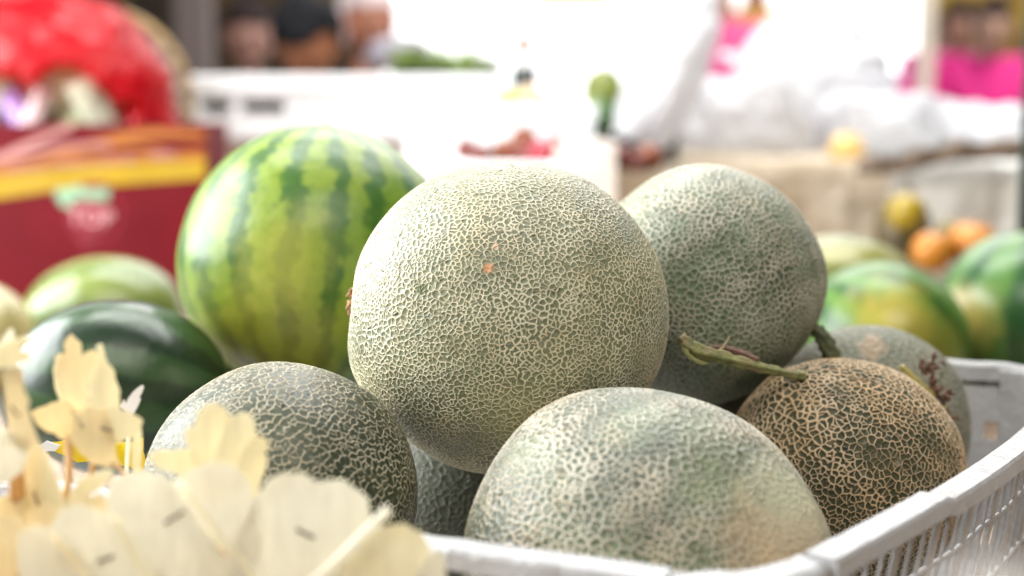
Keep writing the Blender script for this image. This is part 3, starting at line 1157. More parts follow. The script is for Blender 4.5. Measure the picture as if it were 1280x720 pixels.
def staple(root, surf, x0, y0, x1, y1, w=0.0008):
    a, b = surf(x0, y0, 0.0006), surf(x1, y1, 0.0006)
    bm = bmesh.new()
    inv = root_inv(root)
    tube(bm, [inv @ (a + Vector((0, 0.0015, 0))), inv @ a, inv @ b, inv @ (b + Vector((0, 0.0015, 0)))], w * 0.5, 8)
    return mesh_obj("staple", bm, M_staple, root, True)


def strip_stick(root, pts, r, mat=None, name="stick"):
    if r >= 0.002:                                    # the carrying stalks stand on the table
        q = Vector(pts[-1])
        if q.z > TZ + 0.01:
            pts = list(pts) + [Vector((q.x, q.y - 0.004, TZ + 0.001))]
    bm = bmesh.new()
    inv = root_inv(root)
    tube(bm, [inv @ Vector(p) for p in smooth_path(pts, 4)], r, 8)
    return mesh_obj(name, bm, mat or LEAF_STICK, root, True)


PALM = "palm leaf flowers bundled before the crate"
# --- the large fan at the bottom
fan = empty("palm_leaf_flower", at(290, 800, 0.475))
tag(fan, "largest pale palm leaf flower, a wide fan of broad strips in the very front", "flower", PALM)
S = lambda Y, cx=290, cy=690, **k: Surf(cx, cy, Y, **k)
s1 = S(0.488, 90, 700, gy=-0.004)
petal(fan, [(24, 664), (44, 655), (66, 657), (110, 690), (190, 760), (30, 770), (22, 700)], s1, LEAF_PALE, 0.6)
s2 = S(0.482, 130, 690, gy=-0.004, gx=0.004)
petal(fan, [(68, 650), (78, 634), (100, 630), (128, 638), (150, 655), (205, 712), (262, 770), (170, 770), (100, 690), (66, 664)], s2, LEAF_PALE, 0.5)
s3 = S(0.475, 210, 680, gy=-0.004, gx=0.004)
petal(fan, [(134, 640), (134, 615), (150, 595), (176, 588), (200, 592), (216, 602), (226, 618), (255, 660), (330, 770), (250, 770), (190, 700), (146, 652)], s3, LEAF_PALE, 0.5)
s4 = S(0.482, 270, 630, gy=-0.006)
petal(fan, [(214, 604), (240, 586), (268, 577), (290, 580), (304, 592), (314, 612), (322, 640), (326, 690), (300, 770), (282, 690), (240, 640)], s4, LEAF_PALE, 0.5)
s5 = S(0.483, 390, 670, gy=-0.006, gx=0.003)
petal(fan, [(318, 622), (334, 600), (350, 592), (376, 590), (388, 596), (392, 601), (412, 600), (430, 599), (440, 608), (462, 624), (464, 646), (440, 690), (380, 770), (296, 770), (282, 700), (300, 660)], s5, LEAF_PALE, 0.6)
s6 = S(0.471, 470, 700, gy=-0.005)
petal(fan, [(396, 770), (430, 705), (470, 662), (490, 656), (510, 656), (528, 666), (540, 690), (552, 716), (560, 770)], s6, LEAF_CREAM, 0.6)
petal(fan, [(500, 770), (520, 716), (536, 690), (548, 688), (556, 700), (560, 770)], S(0.467, 520, 700), LEAF_PALE, 0.4)
for (sf, q) in ((s3, (206, 654, 228, 640)), (s5, (372, 662, 392, 672)), (s2, (122, 702, 140, 696))):
    staple(fan, sf, *q, w=0.0011)
strip_stick(fan, [at(386, 735, 0.460), at(430, 694, 0.462), at(487, 636, 0.467)], 0.0019, LEAF_PALE)
strip_stick(fan, [at(352, 765, 0.464), at(300, 700, 0.465), at(222, 601, 0.468)], 0.0008, LEAF_CREAM)
strip_stick(fan, [at(215, 765, 0.469), at(170, 700, 0.471), at(142, 645, 0.472)], 0.0008, LEAF_CREAM)
strip_stick(fan, [at(140, 765, 0.476), at(100, 712, 0.478), at(66, 668, 0.480)], 0.0008, LEAF_GOLD)
strip_stick(fan, [at(292, 790, 0.477), at(290, 880, 0.464), at(288, 1000, 0.454)], 0.0035)

# --- the upper cream one in front of the fine netted melon
fl = empty("palm_leaf_flower", at(280, 700, 0.508))
tag(fl, "cream palm leaf flower with notched tips before the fine netted melon", "flower", PALM)
s = S(0.516, 270, 560, gy=-0.003)
petal(fl, [(236, 560), (231, 548), (233, 536), (243, 532), (246, 518), (256, 507), (268, 503), (280, 508), (287, 518), (284, 545), (270, 590), (250, 585)], s, LEAF_CREAM, 0.5)
s = S(0.512, 290, 560, gy=-0.003, gx=0.004)
petal(fl, [(272, 560), (286, 520), (302, 515), (314, 518), (319, 530), (320, 542), (300, 600), (275, 620), (262, 590)], s, LEAF_CREAM, 0.5)
s = S(0.509, 310, 580, gx=0.006)
petal(fl, [(300, 570), (312, 548), (322, 544), (333, 548), (337, 558), (331, 566), (334, 580), (330, 592), (324, 612), (318, 650), (290, 680), (288, 620)], s, LEAF_CREAM, 0.5)
s = S(0.514, 220, 575, gx=0.006)
petal(fl, [(186, 568), (198, 563), (232, 562), (246, 568), (252, 590), (240, 600), (214, 590), (195, 584)], s, LEAF_CREAM, 0.5)
s = S(0.521, 265, 600)
petal(fl, [(228, 560), (262, 570), (300, 560), (312, 600), (300, 680), (262, 690), (240, 640)], s, LEAF_GOLD, 0.5)
strip_stick(fl, [at(282, 600, 0.525), at(284, 760, 0.508), at(286, 900, 0.486)], 0.0022)

# --- the tall stapled one at the left
fl = empty("palm_leaf_flower", at(110, 720, 0.54))
tag(fl, "golden palm leaf flower with three staples before the dark watermelon", "flower", PALM)
s = Surf(110, 500, 0.545, gx=-0.006)
petal(fl, [(78, 500), (74, 478), (70, 468), (75, 444), (82, 441), (80, 430), (89, 417), (102, 429), (103, 446), (106, 441), (117, 437), (127, 445), (128, 480), (124, 530), (100, 545), (84, 520)], s, LEAF_GOLD, 0.4)
sB = Surf(120, 500, 0.539, gx=0.010)
petal(fl, [(112, 500), (114, 470), (122, 452), (120, 432), (127, 429), (132, 447), (144, 466), (147, 480), (150, 505), (152, 520), (140, 545), (118, 540)], sB, LEAF_CREAM, 0.4)
s = Surf(70, 520, 0.541, gx=0.008)
petal(fl, [(39, 515), (58, 507), (80, 499), (98, 512), (112, 530), (104, 550), (80, 550), (60, 540), (46, 530)], s, LEAF_GOLD, 0.4)
s = Surf(160, 530, 0.537, gx=0.008)
petal(fl, [(126, 528), (138, 506), (152, 512), (166, 517), (179, 526), (172, 541), (152, 553), (138, 552)], s, LEAF_CREAM, 0.4)
sB2 = Surf(110, 540, 0.535)
petal(fl, [(90, 520), (108, 508), (134, 512), (142, 540), (146, 572), (152, 588), (138, 584), (112, 578), (96, 560), (86, 548)], sB2, LEAF_GOLD, 0.4)
s = Surf(110, 480, 0.532)
petal(fl, [(66, 462), (70, 444), (76, 441), (79, 447), (74, 456), (75, 476), (82, 500), (76, 503), (69, 486)], Surf(75, 470, 0.548), LEAF_CREAM, 0.2)
staple(fl, Surf(110, 500, 0.541), 113, 478, 112, 502)
staple(fl, sB2, 90, 515, 104, 534)
staple(fl, Surf(110, 520, 0.533), 126, 535, 139, 539)
strip_stick(fl, [at(86, 546, 0.54), at(85, 600, 0.53), at(78, 640, 0.52), at(70, 760, 0.5)], 0.0016)
strip_stick(fl, [at(134, 575, 0.538), at(156, 592, 0.53), at(170, 620, 0.522)], 0.0009)
strip_stick(fl, [at(118, 575, 0.545), at(108, 620, 0.54), at(100, 660, 0.53)], 0.0013)
petal(fl, [(164, 536), (176, 532), (178, 560), (176, 590), (166, 592)], Surf(170, 560, 0.55), LEAF_CREAM, 0.3)

# --- the stalk and flower cut by the left edge
fl = empty("palm_leaf_flower", at(20, 720, 0.5))
tag(fl, "palm leaf flower on a broad golden stalk with one staple, leftmost of all", "flower", PALM)
s = Surf(10, 440, 0.506, gx=0.004)
petal(fl, [(-30, 436), (4, 430), (22, 423), (46, 418), (36, 428), (24, 436), (38, 442), (36, 452), (14, 458), (-30, 466)], s, LEAF_CREAM, 0.3)
petal(fl, [(-20, 430), (2, 428), (4, 420), (8, 418), (10, 412), (16, 410), (19, 424), (12, 432), (-20, 440)], Surf(5, 425, 0.513), LEAF_PALE, 0.3)
s = Surf(25, 510, 0.50)
petal(fl, [(3, 466), (14, 458), (27, 458), (31, 490), (37, 500), (35, 512), (48, 552), (30, 566), (8, 545), (10, 520)], s, LEAF_GOLD, 0.4)
staple(fl, Surf(25, 510, 0.4985), 14, 509, 22, 519, 0.0008)
petal(fl, [(-30, 545), (-4, 536), (14, 540), (32, 548), (36, 566), (28, 590), (12, 602), (-30, 610)], Surf(10, 570, 0.499), LEAF_PALE, 0.5)
petal(fl, [(-30, 622), (6, 620), (32, 622), (34, 650), (-30, 690)], Surf(10, 650, 0.518), LEAF_GOLD, 0.5)
petal(fl, [(-30, 640), (20, 645), (40, 660), (20, 720), (20, 770), (-30, 770)], Surf(10, 690, 0.50), LEAF_GOLD, 0.5)
strip_stick(fl, [at(20, 560, 0.505), at(22, 680, 0.529), at(24, 860, 0.508)], 0.003)

# --- the open one standing between stalk and fan
fl = empty("palm_leaf_flower", at(60, 740, 0.518))
tag(fl, "open palm leaf flower of narrow golden blades left above the fan", "flower", PALM)
s = Surf(50, 610, 0.521)
petal(fl, [(27, 570), (34, 550), (40, 556), (56, 600), (66, 640), (66, 662), (36, 662), (30, 630)], s, LEAF_GOLD, 0.3)
petal(fl, [(38, 552), (48, 553), (58, 566), (72, 600), (80, 630), (76, 660), (60, 664), (50, 610)], Surf(55, 600, 0.516), LEAF_CREAM, 0.3)
petal(fl, [(78, 634), (90, 612), (110, 594), (132, 586), (142, 588), (138, 602), (116, 616), (96, 632), (82, 648)], Surf(110, 610, 0.512, gx=-0.01), LEAF_CREAM, 0.3)
petal(fl, [(84, 646), (104, 624), (126, 616), (140, 628), (150, 660), (110, 690), (80, 670)], Surf(110, 640, 0.508), LEAF_GOLD, 0.4)
petal(fl, [(34, 640), (52, 630), (76, 640), (78, 700), (60, 770), (30, 770)], Surf(55, 690, 0.510), LEAF_GOLD, 0.4)
staple(fl, Surf(47, 630, 0.518), 43, 616, 51, 640, 0.0010)
strip_stick(fl, [at(56, 690, 0.514), at(56, 800, 0.497), at(56, 940, 0.486)], 0.003)

# white paper feather tip and yellow-white wrapper behind the flowers
bm = bmesh.new()
rt = empty("paper_feather", at(165, 520, 0.60))
petal(rt, [(150, 508), (155, 499), (157, 505), (166, 490), (178, 481), (180, 484), (174, 497), (176, 499), (170, 512), (166, 518), (160, 516)], Surf(165, 500, 0.60), plain("white_paper", (0.85, 0.85, 0.87), 0.6, 0.03), 0.2, "vane")
strip_stick(rt, [at(163, 512, 0.601), at(160, 560, 0.602), at(158, 600, 0.602)], 0.0009, LEAF_PALE, "quill")
tag(rt, "small white feather-shaped paper tip beside the golden palm leaf flower", "decoration")

M_yellow_film = film("yellow_wrapper_film", (0.78, 0.62, 0.03), 0.05, 0.3, 0.25, 0.003, 60)
wr = empty("candy_wrapper", at(85, 575, 0.66))
tag(wr, "crumpled white and yellow plastic wrapper behind the palm leaf stalks", "wrapper")
s = Surf(90, 570, 0.665, gx=0.004)


def crumple_sheet(root, outline, surf, mat, amp, name, seed):
    o = petal(root, outline, surf, mat, 0.6, name)
    for v in o.data.vertices:
        k = v.co * 60
        v.co += Vector((0, 1, 0.4)) * noise.noise(k + Vector((seed, 0, 0))) * amp
    return o


crumple_sheet(wr, [(44, 566), (52, 556), (70, 550), (96, 545), (112, 552), (140, 558), (180, 545), (182, 590), (120, 572), (90, 570)], s, M_yellow_film, 0.006, "yellow_fold", 1)
crumple_sheet(wr, [(44, 552), (60, 548), (76, 556), (70, 562), (48, 562)], Surf(60, 555, 0.655), plain("white_film", (0.85, 0.85, 0.86), 0.3, 0.04), 0.004, "white_fold", 2)

# ================================================================== BOXES AND GOODS BEHIND
M_card = NT("brown_cardboard")
p = M_card.obj()
c = M_card.mix(M_card.ramp(M_card.noise(p, 9.0, 4.0, 0.6), 0.35, 0.65), (0.50, 0.41, 0.31), (0.40, 0.31, 0.22))
M_card.set(color=c, rough=0.85, normal=M_card.bump(M_card.noise(M_card.obj(0, (1, 1, 9)), 30.0, 2.0), 0.001))
M_card = M_card.m
M_foam = plain("white_styrofoam", (0.86, 0.87, 0.88), 0.75, 0.03, 12.0, 0.0012, 240.0)


def carton(name, lo, hi, mat, label, cat="box", flaps=True, group=None, flap_len=0.07, tilt=(60, 40)):
    """Open cardboard carton: four wall panels, a base and the flaps."""
    lo, hi = Vector(lo), Vector(hi)
    r = empty(name, ((lo.x + hi.x) / 2, (lo.y + hi.y) / 2, lo.z))
    inv = Matrix.Translation(-r.location)
    t = 0.005
    pieces = [("panel", (lo.x, lo.y, lo.z), (hi.x, lo.y + t, hi.z)), ("panel", (lo.x, hi.y - t, lo.z), (hi.x, hi.y, hi.z)),
              ("panel", (lo.x, lo.y + t + .001, lo.z), (lo.x + t, hi.y - t - .001, hi.z)), ("panel", (hi.x - t, lo.y + t + .001, lo.z), (hi.x, hi.y - t - .001, hi.z)),
              ("base", (lo.x + t + .001, lo.y + t + .001, lo.z + .001), (hi.x - t - .001, hi.y - t - .001, lo.z + t))]
    for nm, a, b in pieces:
        bm = bmesh.new()
        box(bm, inv @ Vector(a), inv @ Vector(b), 0.0012)
        mesh_obj(nm, bm, mat, r)
    if flaps:
        for sgn, x in ((-1, lo.x), (1, hi.x)):
            bm = bmesh.new()
            mw = Matrix.Translation(inv @ Vector((x, 0, hi.z))) @ Matrix.Rotation(R(sgn * tilt[0]), 4, 'Y')
            box(bm, (-0.002, inv.translation.y + lo.y + 0.01, 0.003), (0.002, inv.translation.y + hi.y - 0.01, flap_len), 0.0008, mw)
            mesh_obj("flap", bm, mat, r)
    tag(r, label, cat, group)
    return r


# --- the red carton with its print
a = at(258, 155, 2.0)
lo = Vector((a.x - 0.60, 2.0, TZ))
hi = Vector((a.x, 2.15, a.z))
M_red = plain("red_carton_print", (0.125, 0.0045, 0.010), 0.5, 0.12, 8.0, seed=2, spec=0.15)
rc = carton("printed_carton", lo, hi, M_red, "dark red printed carton with a yellow band, packed goods under a red bag", "carton", False)


def on_front(px, py, lift):
    return at(px, py, 2.0) * 1.0 + Vector((0, -lift, 0))


def front_strip(root, mids, halfs, mat, lift, name, label=None):
    """Flat print on the carton's front face: a band of given half width along a path (photo pixels)."""
    bm = bmesh.new()
    inv = root_inv(root)
    rows = []
    for (x, y), h in zip(mids, halfs):
        rows.append((bm.verts.new(inv @ on_front(x, y - h, lift)), bm.verts.new(inv @ on_front(x, y + h, lift))))
    for i in range(len(rows) - 1):
        bm.faces.new((rows[i][0], rows[i + 1][0], rows[i + 1][1], rows[i][1]))
    o = mesh_obj(name, bm, mat, root)
    o.modifiers.new("thickness", 'SOLIDIFY').thickness = 0.0006
    if label:
        o["label"] = label
    return o


def curve_pts(pts, n=8):
    return [(p.x, p.y) for p in smooth_path([Vector((x, y, 0)) for x, y in pts], n)]


M_band = plain("yellow_print", (0.38, 0.245, 0.012), 0.4, 0.08, 20)
M_orange = plain("orange_print", (0.34, 0.11, 0.015), 0.4, 0.08, 20)
M_pinkp = plain("pale_pink_print", (0.42, 0.19, 0.18), 0.4, 0.08, 20)
M_greenp = plain("pale_green_print", (0.24, 0.42, 0.28), 0.4, 0.08, 20)
M_crimson = plain("crimson_print", (0.22, 0.014, 0.03), 0.4, 0.08, 20)
mids = curve_pts([(-120, 252), (0, 234), (90, 222), (180, 216), (257, 211)])
front_strip(rc, mids, [15 - 3 * i / len(mids) for i in range(len(mids))], M_band, 0.0012, "yellow_band", "glossy yellow band across the carton front")
front_strip(rc, curve_pts([(-100, 222), (0, 212), (90, 204), (180, 200), (257, 196)]), [9] * 33, M_orange, 0.0008, "orange_band")
front_strip(rc, curve_pts([(10, 212), (80, 192), (150, 172), (200, 166), (257, 170)]), [3.0 + 3 * math.sin(i / 32 * 2.6) for i in range(33)], M_orange, 0.0020, "orange_swoosh")
front_strip(rc, curve_pts([(40, 206), (100, 188), (160, 180), (200, 187), (236, 200)]), [2.6] * 33, M_orange, 0.0025, "orange_swoosh")
front_strip(rc, curve_pts([(-40, 213), (10, 192), (60, 170), (92, 157)]), [4.5] * 25, M_pinkp, 0.0030, "pale_swoosh")
front_strip(rc, curve_pts([(-20, 206), (40, 190), (110, 181), (140, 182)]), [3] * 25, M_pinkp, 0.0028, "pale_swoosh")
# the small print is too blurred to read: a row of pale glyph marks
rnd = random.Random(6)
bm = bmesh.new()
inv = root_inv(rc)
for (x0, x1) in ((6, 60), (66, 112), (118, 172), (188, 220)):
    x = x0
    while x < x1:
        w = rnd.uniform(2.4, 4.6)
        y = 213 - 0.075 * x + (1 if x < 180 else 0)
        h = rnd.uniform(3.5, 6.5) if x < 180 else 8
        q = [inv @ on_front(x + dx, yy, 0.0034) for dx, yy in ((0, y), (w * 0.7, y), (w * 0.7, y - h), (0, y - h))]
        q2 = [v + Vector((0, 0.0006, 0)) for v in q]
        A = [bm.verts.new(v) for v in q]
        B = [bm.verts.new(v) for v in q2]
        bm.faces.new(A)
        bm.faces.new(B[::-1])
        for k in range(4):
            bm.faces.new((A[k], B[k], B[(k + 1) % 4], A[(k + 1) % 4]))
        x += w
o = mesh_obj("small_print", bm, M_pinkp, rc)
o["kind"] = "stuff"


def disc(root, cx, cy, rx, ry, lift, mat, name, ring=0.0):
    bm = bmesh.new()
    inv = root_inv(root)
    n = 40
    outer = [bm.verts.new(inv @ on_front(cx + rx * math.cos(2 * math.pi * k / n), cy + ry * math.sin(2 * math.pi * k / n), lift)) for k in range(n)]
    if ring:
        inner = [bm.verts.new(inv @ on_front(cx + (rx - ring) * math.cos(2 * math.pi * k / n), cy + (ry - ring) * math.sin(2 * math.pi * k / n), lift)) for k in range(n)]
        for k in range(n):
            bm.faces.new((outer[k], outer[(k + 1) % n], inner[(k + 1) % n], inner[k]))
    else:
        bm.faces.new(outer)
    o = mesh_obj(name, bm, mat, root)
    o.modifiers.new("thickness", 'SOLIDIFY').thickness = 0.0006
    return o


disc(rc, 118, 268, 36, 38, 0.0009, M_crimson, "logo_ring", 3.0)
disc(rc, 113, 270, 27, 22, 0.0013, M_crimson, "logo_disc")
front_strip(rc, [(70, 242), (80, 244), (100, 240), (120, 243), (136, 241), (136.5, 241)], [6, 8, 8, 7, 9, 5], M_greenp, 0.0018, "logo_leaf")
front_strip(rc, [(76, 254), (90, 256), (91, 256)], [4, 3, 1], M_greenp, 0.0019, "logo_leaf")
front_strip(rc, [(104, 232), (134, 231), (135, 231)], [3.5, 3.5, 2], M_crimson, 0.0038, "logo_mark")
fc = bpy.data.curves.new("logo_lettering", 'FONT')
fc.body = "TOP"
fc.size = pxm(29, 2.0)
fc.extrude = 0.0004
fc.align_x = 'CENTER'
fc.materials.append(plain("pink_lettering_print", (0.66, 0.36, 0.38), 0.4, 0.05))
tmp = bpy.data.objects.new("tmp", fc)
C.objects.link(tmp)
me = bpy.data.meshes.new_from_object(tmp.evaluated_get(bpy.context.evaluated_depsgraph_get()))
bpy.data.objects.remove(tmp)
ob = bpy.data.objects.new("logo_lettering", me)
C.objects.link(ob)
ob.parent = rc
p0 = inv @ on_front(114, 281, 0.0024)
ob.matrix_local = Matrix.Translation(p0) @ Matrix.Rotation(R(90), 4, 'X') @ Matrix.Rotation(R(-4), 4, 'Z')
front_strip(rc, [(96, 294), (112, 297), (130, 296)], [1.5, 2.0, 1.5], M_crimson, 0.0021, "logo_mark")
front_strip(rc, [(98, 304), (108, 308), (118, 306)], [1.2, 2.4, 1.2], M_crimson, 0.0022, "logo_mark")

# --- goods packed in the red carton
rnd = random.Random(12)
PK = [((0.50, 0.52, 0.36), "pale green"), ((0.66, 0.64, 0.62), "white"), ((0.42, 0.46, 0.24), "olive green"), ((0.30, 0.17, 0.42), "purple"), ((0.62, 0.46, 0.46), "rose"), ((0.55, 0.55, 0.42), "beige")]
pk_mats = [plain("pouch_film", c, 0.25, 0.25, 30, 0.002, 40, seed=i) for i, (c, _) in enumerate(PK)]


def pouch(px, py, Y, wpx, hpx, k, rot, label):
    w, h = pxm(wpx, Y), pxm(hpx, Y)
    bm = bmesh.new()
    n = 14
    for side in (1, -1):
        g = []
        for i in range(n + 1):
            row = []
            for j in range(n + 1):
                u, v = 2 * i / n - 1, 2 * j / n - 1
                t = max(0, (1 - u * u)) ** 0.5 * max(0, (1 - v ** 4)) ** 0.5
                wob = noise.noise(Vector((u * 3 + px, v * 3 + py, side))) * 0.3
                row.append(bm.verts.new((u * w / 2 * (1 - 0.06 * abs(v)), side * (t * w * 0.28 * (1 + wob) + 0.0004), v * h / 2)))
            g.append(row)
        for i in range(n):
            for j in range(n):
                bm.faces.new((g[i][j], g[i + 1][j], g[i + 1][j + 1], g[i][j + 1]))
    bmesh.ops.remove_doubles(bm, verts=bm.verts, dist=0.0012)
    o = mesh_obj("snack_pouch", bm, pk_mats[k], None, True)
    o.location = at(px, py, Y)
    o.rotation_euler = rot
    tag(o, label, "pouch", "packed pouches in the red carton")
    return o


spec = [(14, 118, 2.10, 70, 66, 1, "white pouch at the carton's edge under the red bag"), (22, 142, 2.06, 34, 50, 3, "small purple pouch in the red carton"),
        (42, 146, 2.05, 26, 50, 4, "small rose pouch in the red carton"), (66, 124, 2.12, 60, 70, 0, "pale green pouch standing upright under the red bag"),
        (98, 122, 2.10, 56, 72, 2, "olive green pouch in the red carton"), (120, 134, 2.06, 44, 56, 5, "beige pouch in the red carton"),
        (142, 140, 2.12, 40, 60, 4, "rose pouch leaning on the red bag"), (-20, 130, 2.08, 60, 64, 0, "pale green pouch mostly outside the picture")]
for i, (x, y, Y, w, h, k, lb) in enumerate(spec):
    pouch(x, y, Y, w, h + 30, k, (R(rnd.uniform(-18, 8)), R(rnd.uniform(-35, 35)), R(rnd.uniform(-25, 25))), lb)

# --- red plastic bag draped over them
M_redbag = film("red_bag_film", (0.62, 0.012, 0.022), 0.22, 0.50, 0.2, 0.012, 9.0)
bm = bmesh.new()
Yb = 2.16
n1, n2 = 72, 44
cx, cy = 40.0, 165.0
g = []
for i in range(n1 + 1):
    ph = -math.pi * 0.02 + (math.pi * 1.04) * i / n1          # left to right across the top
    row = []
    for j in range(n2 + 1):
        th = math.pi * j / n2                                  # front to back
        sq = lambda q: math.copysign(abs(q) ** 0.72, q)
        ex, ey, ez = -sq(math.cos(ph)), sq(math.sin(ph)) * sq(math.sin(th)), -sq(math.sin(ph)) * sq(math.cos(th))
        k = 1 + 0.04 * noise.noise(Vector((ex * 3, ey * 3, ez * 2))) + 0.02 * noise.noise(Vector((ex * 9, ey * 9, ez * 5)))
        X = (ex - 0.15) * 188 * k if ex < 0 else (ex) * 176 * k - 28 * (1 - ex)
        X = ex * (176 + 22 * (1 - ey)) * k - 12
        row.append((cx + X, cy - ey * 178 * k, Yb + ez * 0.16 * k))
    g.append(row)
vv = {}


def gvf(i, j):
    if (i, j) not in vv:
        vv[(i, j)] = bm.verts.new(at(*g[i][j]))
    return vv[(i, j)]


for i in range(n1):
    for j in range(n2):
        x, y, Y = g[i][j]
        front = Y < Yb
        hem = 98 + 10 * math.sin(x * 0.06) + max(0, (x - 110)) * 0.75
        if front and y > hem and x < 168 + 6 * math.sin(y * 0.1):
            continue
        bm.faces.new((gvf(i, j), gvf(i + 1, j), gvf(i + 1, j + 1), gvf(i, j + 1)))
bag = mesh_obj("plastic_bag", bm, M_redbag, None, True)
bag.modifiers.new("thickness", 'SOLIDIFY').thickness = 0.0006
tag(bag, "thin red plastic bag draped over the goods in the red carton", "bag")

# --- round winnowing tray leaning behind the carton
M_rattan = plain("rattan_rim", (0.45, 0.29, 0.10), 0.6, 0.5, 60)
M_weave = plain("woven_bamboo", (0.40, 0.33, 0.24), 0.7, 0.35, 60)
M_weave2 = plain("dark_woven_bamboo", (0.13, 0.11, 0.1), 0.7, 0.35, 60)
tr = empty("woven_tray", at(112, 130, 2.48))
tag(tr, "round woven tray with a rattan rim leaning behind the red bag", "tray")
rr = pxm(122, 2.48)
bm = bmesh.new()
pts = [Vector((rr * math.cos(t), 0, rr * math.sin(t))) for t in [2 * math.pi * k / 64 for k in range(65)]]
tube(bm, pts, 0.007, 8)
mesh_obj("rim", bm, M_rattan, tr, True)
bm = bmesh.new()
for k in range(90):
    t = 2 * math.pi * k / 90
    c = Vector((rr * math.cos(t), 0, rr * math.sin(t)))
    d = Vector((math.cos(t), 0, math.sin(t)))
    ring = [c + (d * math.cos(q) + Vector((0, 1, 0)) * math.sin(q)) * 0.009 for q in [2 * math.pi * i / 8 for i in range(9)]]
    tube(bm, ring, 0.0016, 5)
mesh_obj("binding", bm, M_weave2, tr, True)["kind"] = "stuff"
for k in range(-9, 10):
    x = k * rr / 10
    h = math.sqrt(max(0, rr * rr - x * x)) - 0.003
    bm = bmesh.new()
    box(bm, (x - rr / 24, 0.002 if k % 2 else 0.004, -h), (x + rr / 24, 0.0032 if k % 2 else 0.0052, h))
    mesh_obj("slat", bm, M_weave if k % 2 else M_weave2, tr)
    bm = bmesh.new()
    box(bm, (-h, -0.0012 if k % 2 else -0.003, x - rr / 24), (h, 0.0 if k % 2 else -0.0018, x + rr / 24))
    mesh_obj("slat", bm, M_weave2 if k % 2 else M_weave, tr)
tr.rotation_euler = (R(-10), 0, R(8))


# --- white styrofoam boxes
def foam_box(name, x0, x1, y0, y1, z0, z1, label, slots=(), lid=True):
    r = empty(name, ((x0 + x1) / 2, (y0 + y1) / 2, z0))
    tag(r, label, "box", "white styrofoam boxes")
    inv = Matrix.Translation(-r.location)
    zt = z1 - (0.035 if lid else 0)
    bm = bmesh.new()
    t = 0.02
    # front wall as a grid so that the hand slots are real holes
    xs = sorted({x0, x1, *[s for q in slots for s in (q[0], q[1])]})
    zs = sorted({z0, zt, *[s for q in slots for s in (q[2], q[3])]})
    for i in range(len(xs) - 1):
        for k in range(len(zs) - 1):
            cx, cz = (xs[i] + xs[i + 1]) / 2, (zs[k] + zs[k + 1]) / 2
            if any(q[0] < cx < q[1] and q[2] < cz < q[3] for q in slots):
                continue
            vs = [bm.verts.new(inv @ Vector(v)) for v in ((xs[i], y0, zs[k]), (xs[i + 1], y0, zs[k]), (xs[i + 1], y0, zs[k + 1]), (xs[i], y0, zs[k + 1]))]
            f = bm.faces.new(vs)
            e = bmesh.ops.extrude_face_region(bm, geom=[f])
            for v in e['geom']:
                if isinstance(v, bmesh.types.BMVert):
                    v.co.y += t
    bmesh.ops.remove_doubles(bm, verts=bm.verts, dist=0.0002)
    box(bm, inv @ Vector((x0, y0 + t + 0.001, z0)), inv @ Vector((x0 + t, y1, zt)))
    box(bm, inv @ Vector((x1 - t, y0 + t + 0.001, z0)), inv @ Vector((x1, y1, zt)))
    box(bm, inv @ Vector((x0 + t + .001, y1 - t, z0)), inv @ Vector((x1 - t - .001, y1, zt)))
    box(bm, inv @ Vector((x0 + t + .001, y0 + t + .001, z0)), inv @ Vector((x1 - t - .001, y1 - t - .001, z0 + t)))
    mesh_obj("body", bm, M_foam, r)
    if lid:
        bm = bmesh.new()
        box(bm, inv @ Vector((x0 - 0.004, y0 - 0.006, zt + 0.002)), inv @ Vector((x1 + 0.004, y1 + 0.006, z1)), 0.006)
        mesh_obj("lid", bm, M_foam, r)
    if slots:  # dark block added inside so that the slots read as deep shade
        bm = bmesh.new()
        box(bm, inv @ Vector((x0 + t + 0.004, y0 + 0.05, z0 + t + 0.004)), inv @ Vector((x1 - t - 0.004, y1 - t - 0.01, zt - 0.03)))
        mesh_obj("slot_dark_block", bm, plain("slot_shade_black", (0.012, 0.016, 0.014), 0.9), r)
    return r


a, b = at(222, 94, 2.6), at(622, 174, 2.6)
s0, s1, s2, s3 = at(252, 126, 2.6), at(289, 142, 2.6), at(302, 126, 2.6), at(357, 142, 2.6)
foam_box("styrofoam_box", a.x, b.x, 2.6, 3.0, b.z, a.z, "wide white styrofoam box with two dark hand slots", [(s0.x, s1.x, s1.z, s0.z), (s2.x, s3.x, s3.z, s2.z)])
c = at(630, 180, 2.6)
carton("cardboard_box", (a.x + 0.06, 2.61, TZ), (b.x - 0.02, 2.98, b.z - 0.003), plain("pinkish_cardboard", (0.55, 0.42, 0.36), 0.85), "pinkish brown carton under the wide styrofoam box", flaps=False)
a, b = at(505, 131, 2.3), at(742, 240, 2.3)
foam_box("styrofoam_box", a.x, b.x, 2.3, 2.56, TZ, a.z, "lower white styrofoam box with fruit and a bottle on its lid")
fb_top = a.z
a, b = at(395, 203, 2.02), at(700, 300, 2.02)
foam_box("styrofoam_box", a.x, b.x, 2.0, 2.26, TZ, a.z, "white styrofoam box behind the top melon with red fruit on it")
fr_top = a.z
a, b = at(692, 180, 1.98), at(770, 260, 1.98)
carton("cardboard_box", (a.x + 0.004, 1.98, TZ), (b.x, 2.22, a.z), plain("pale_cardboard", (0.80, 0.73, 0.67), 0.85), "pale beige carton beside the red fruit", flaps=True, flap_len=0.03)

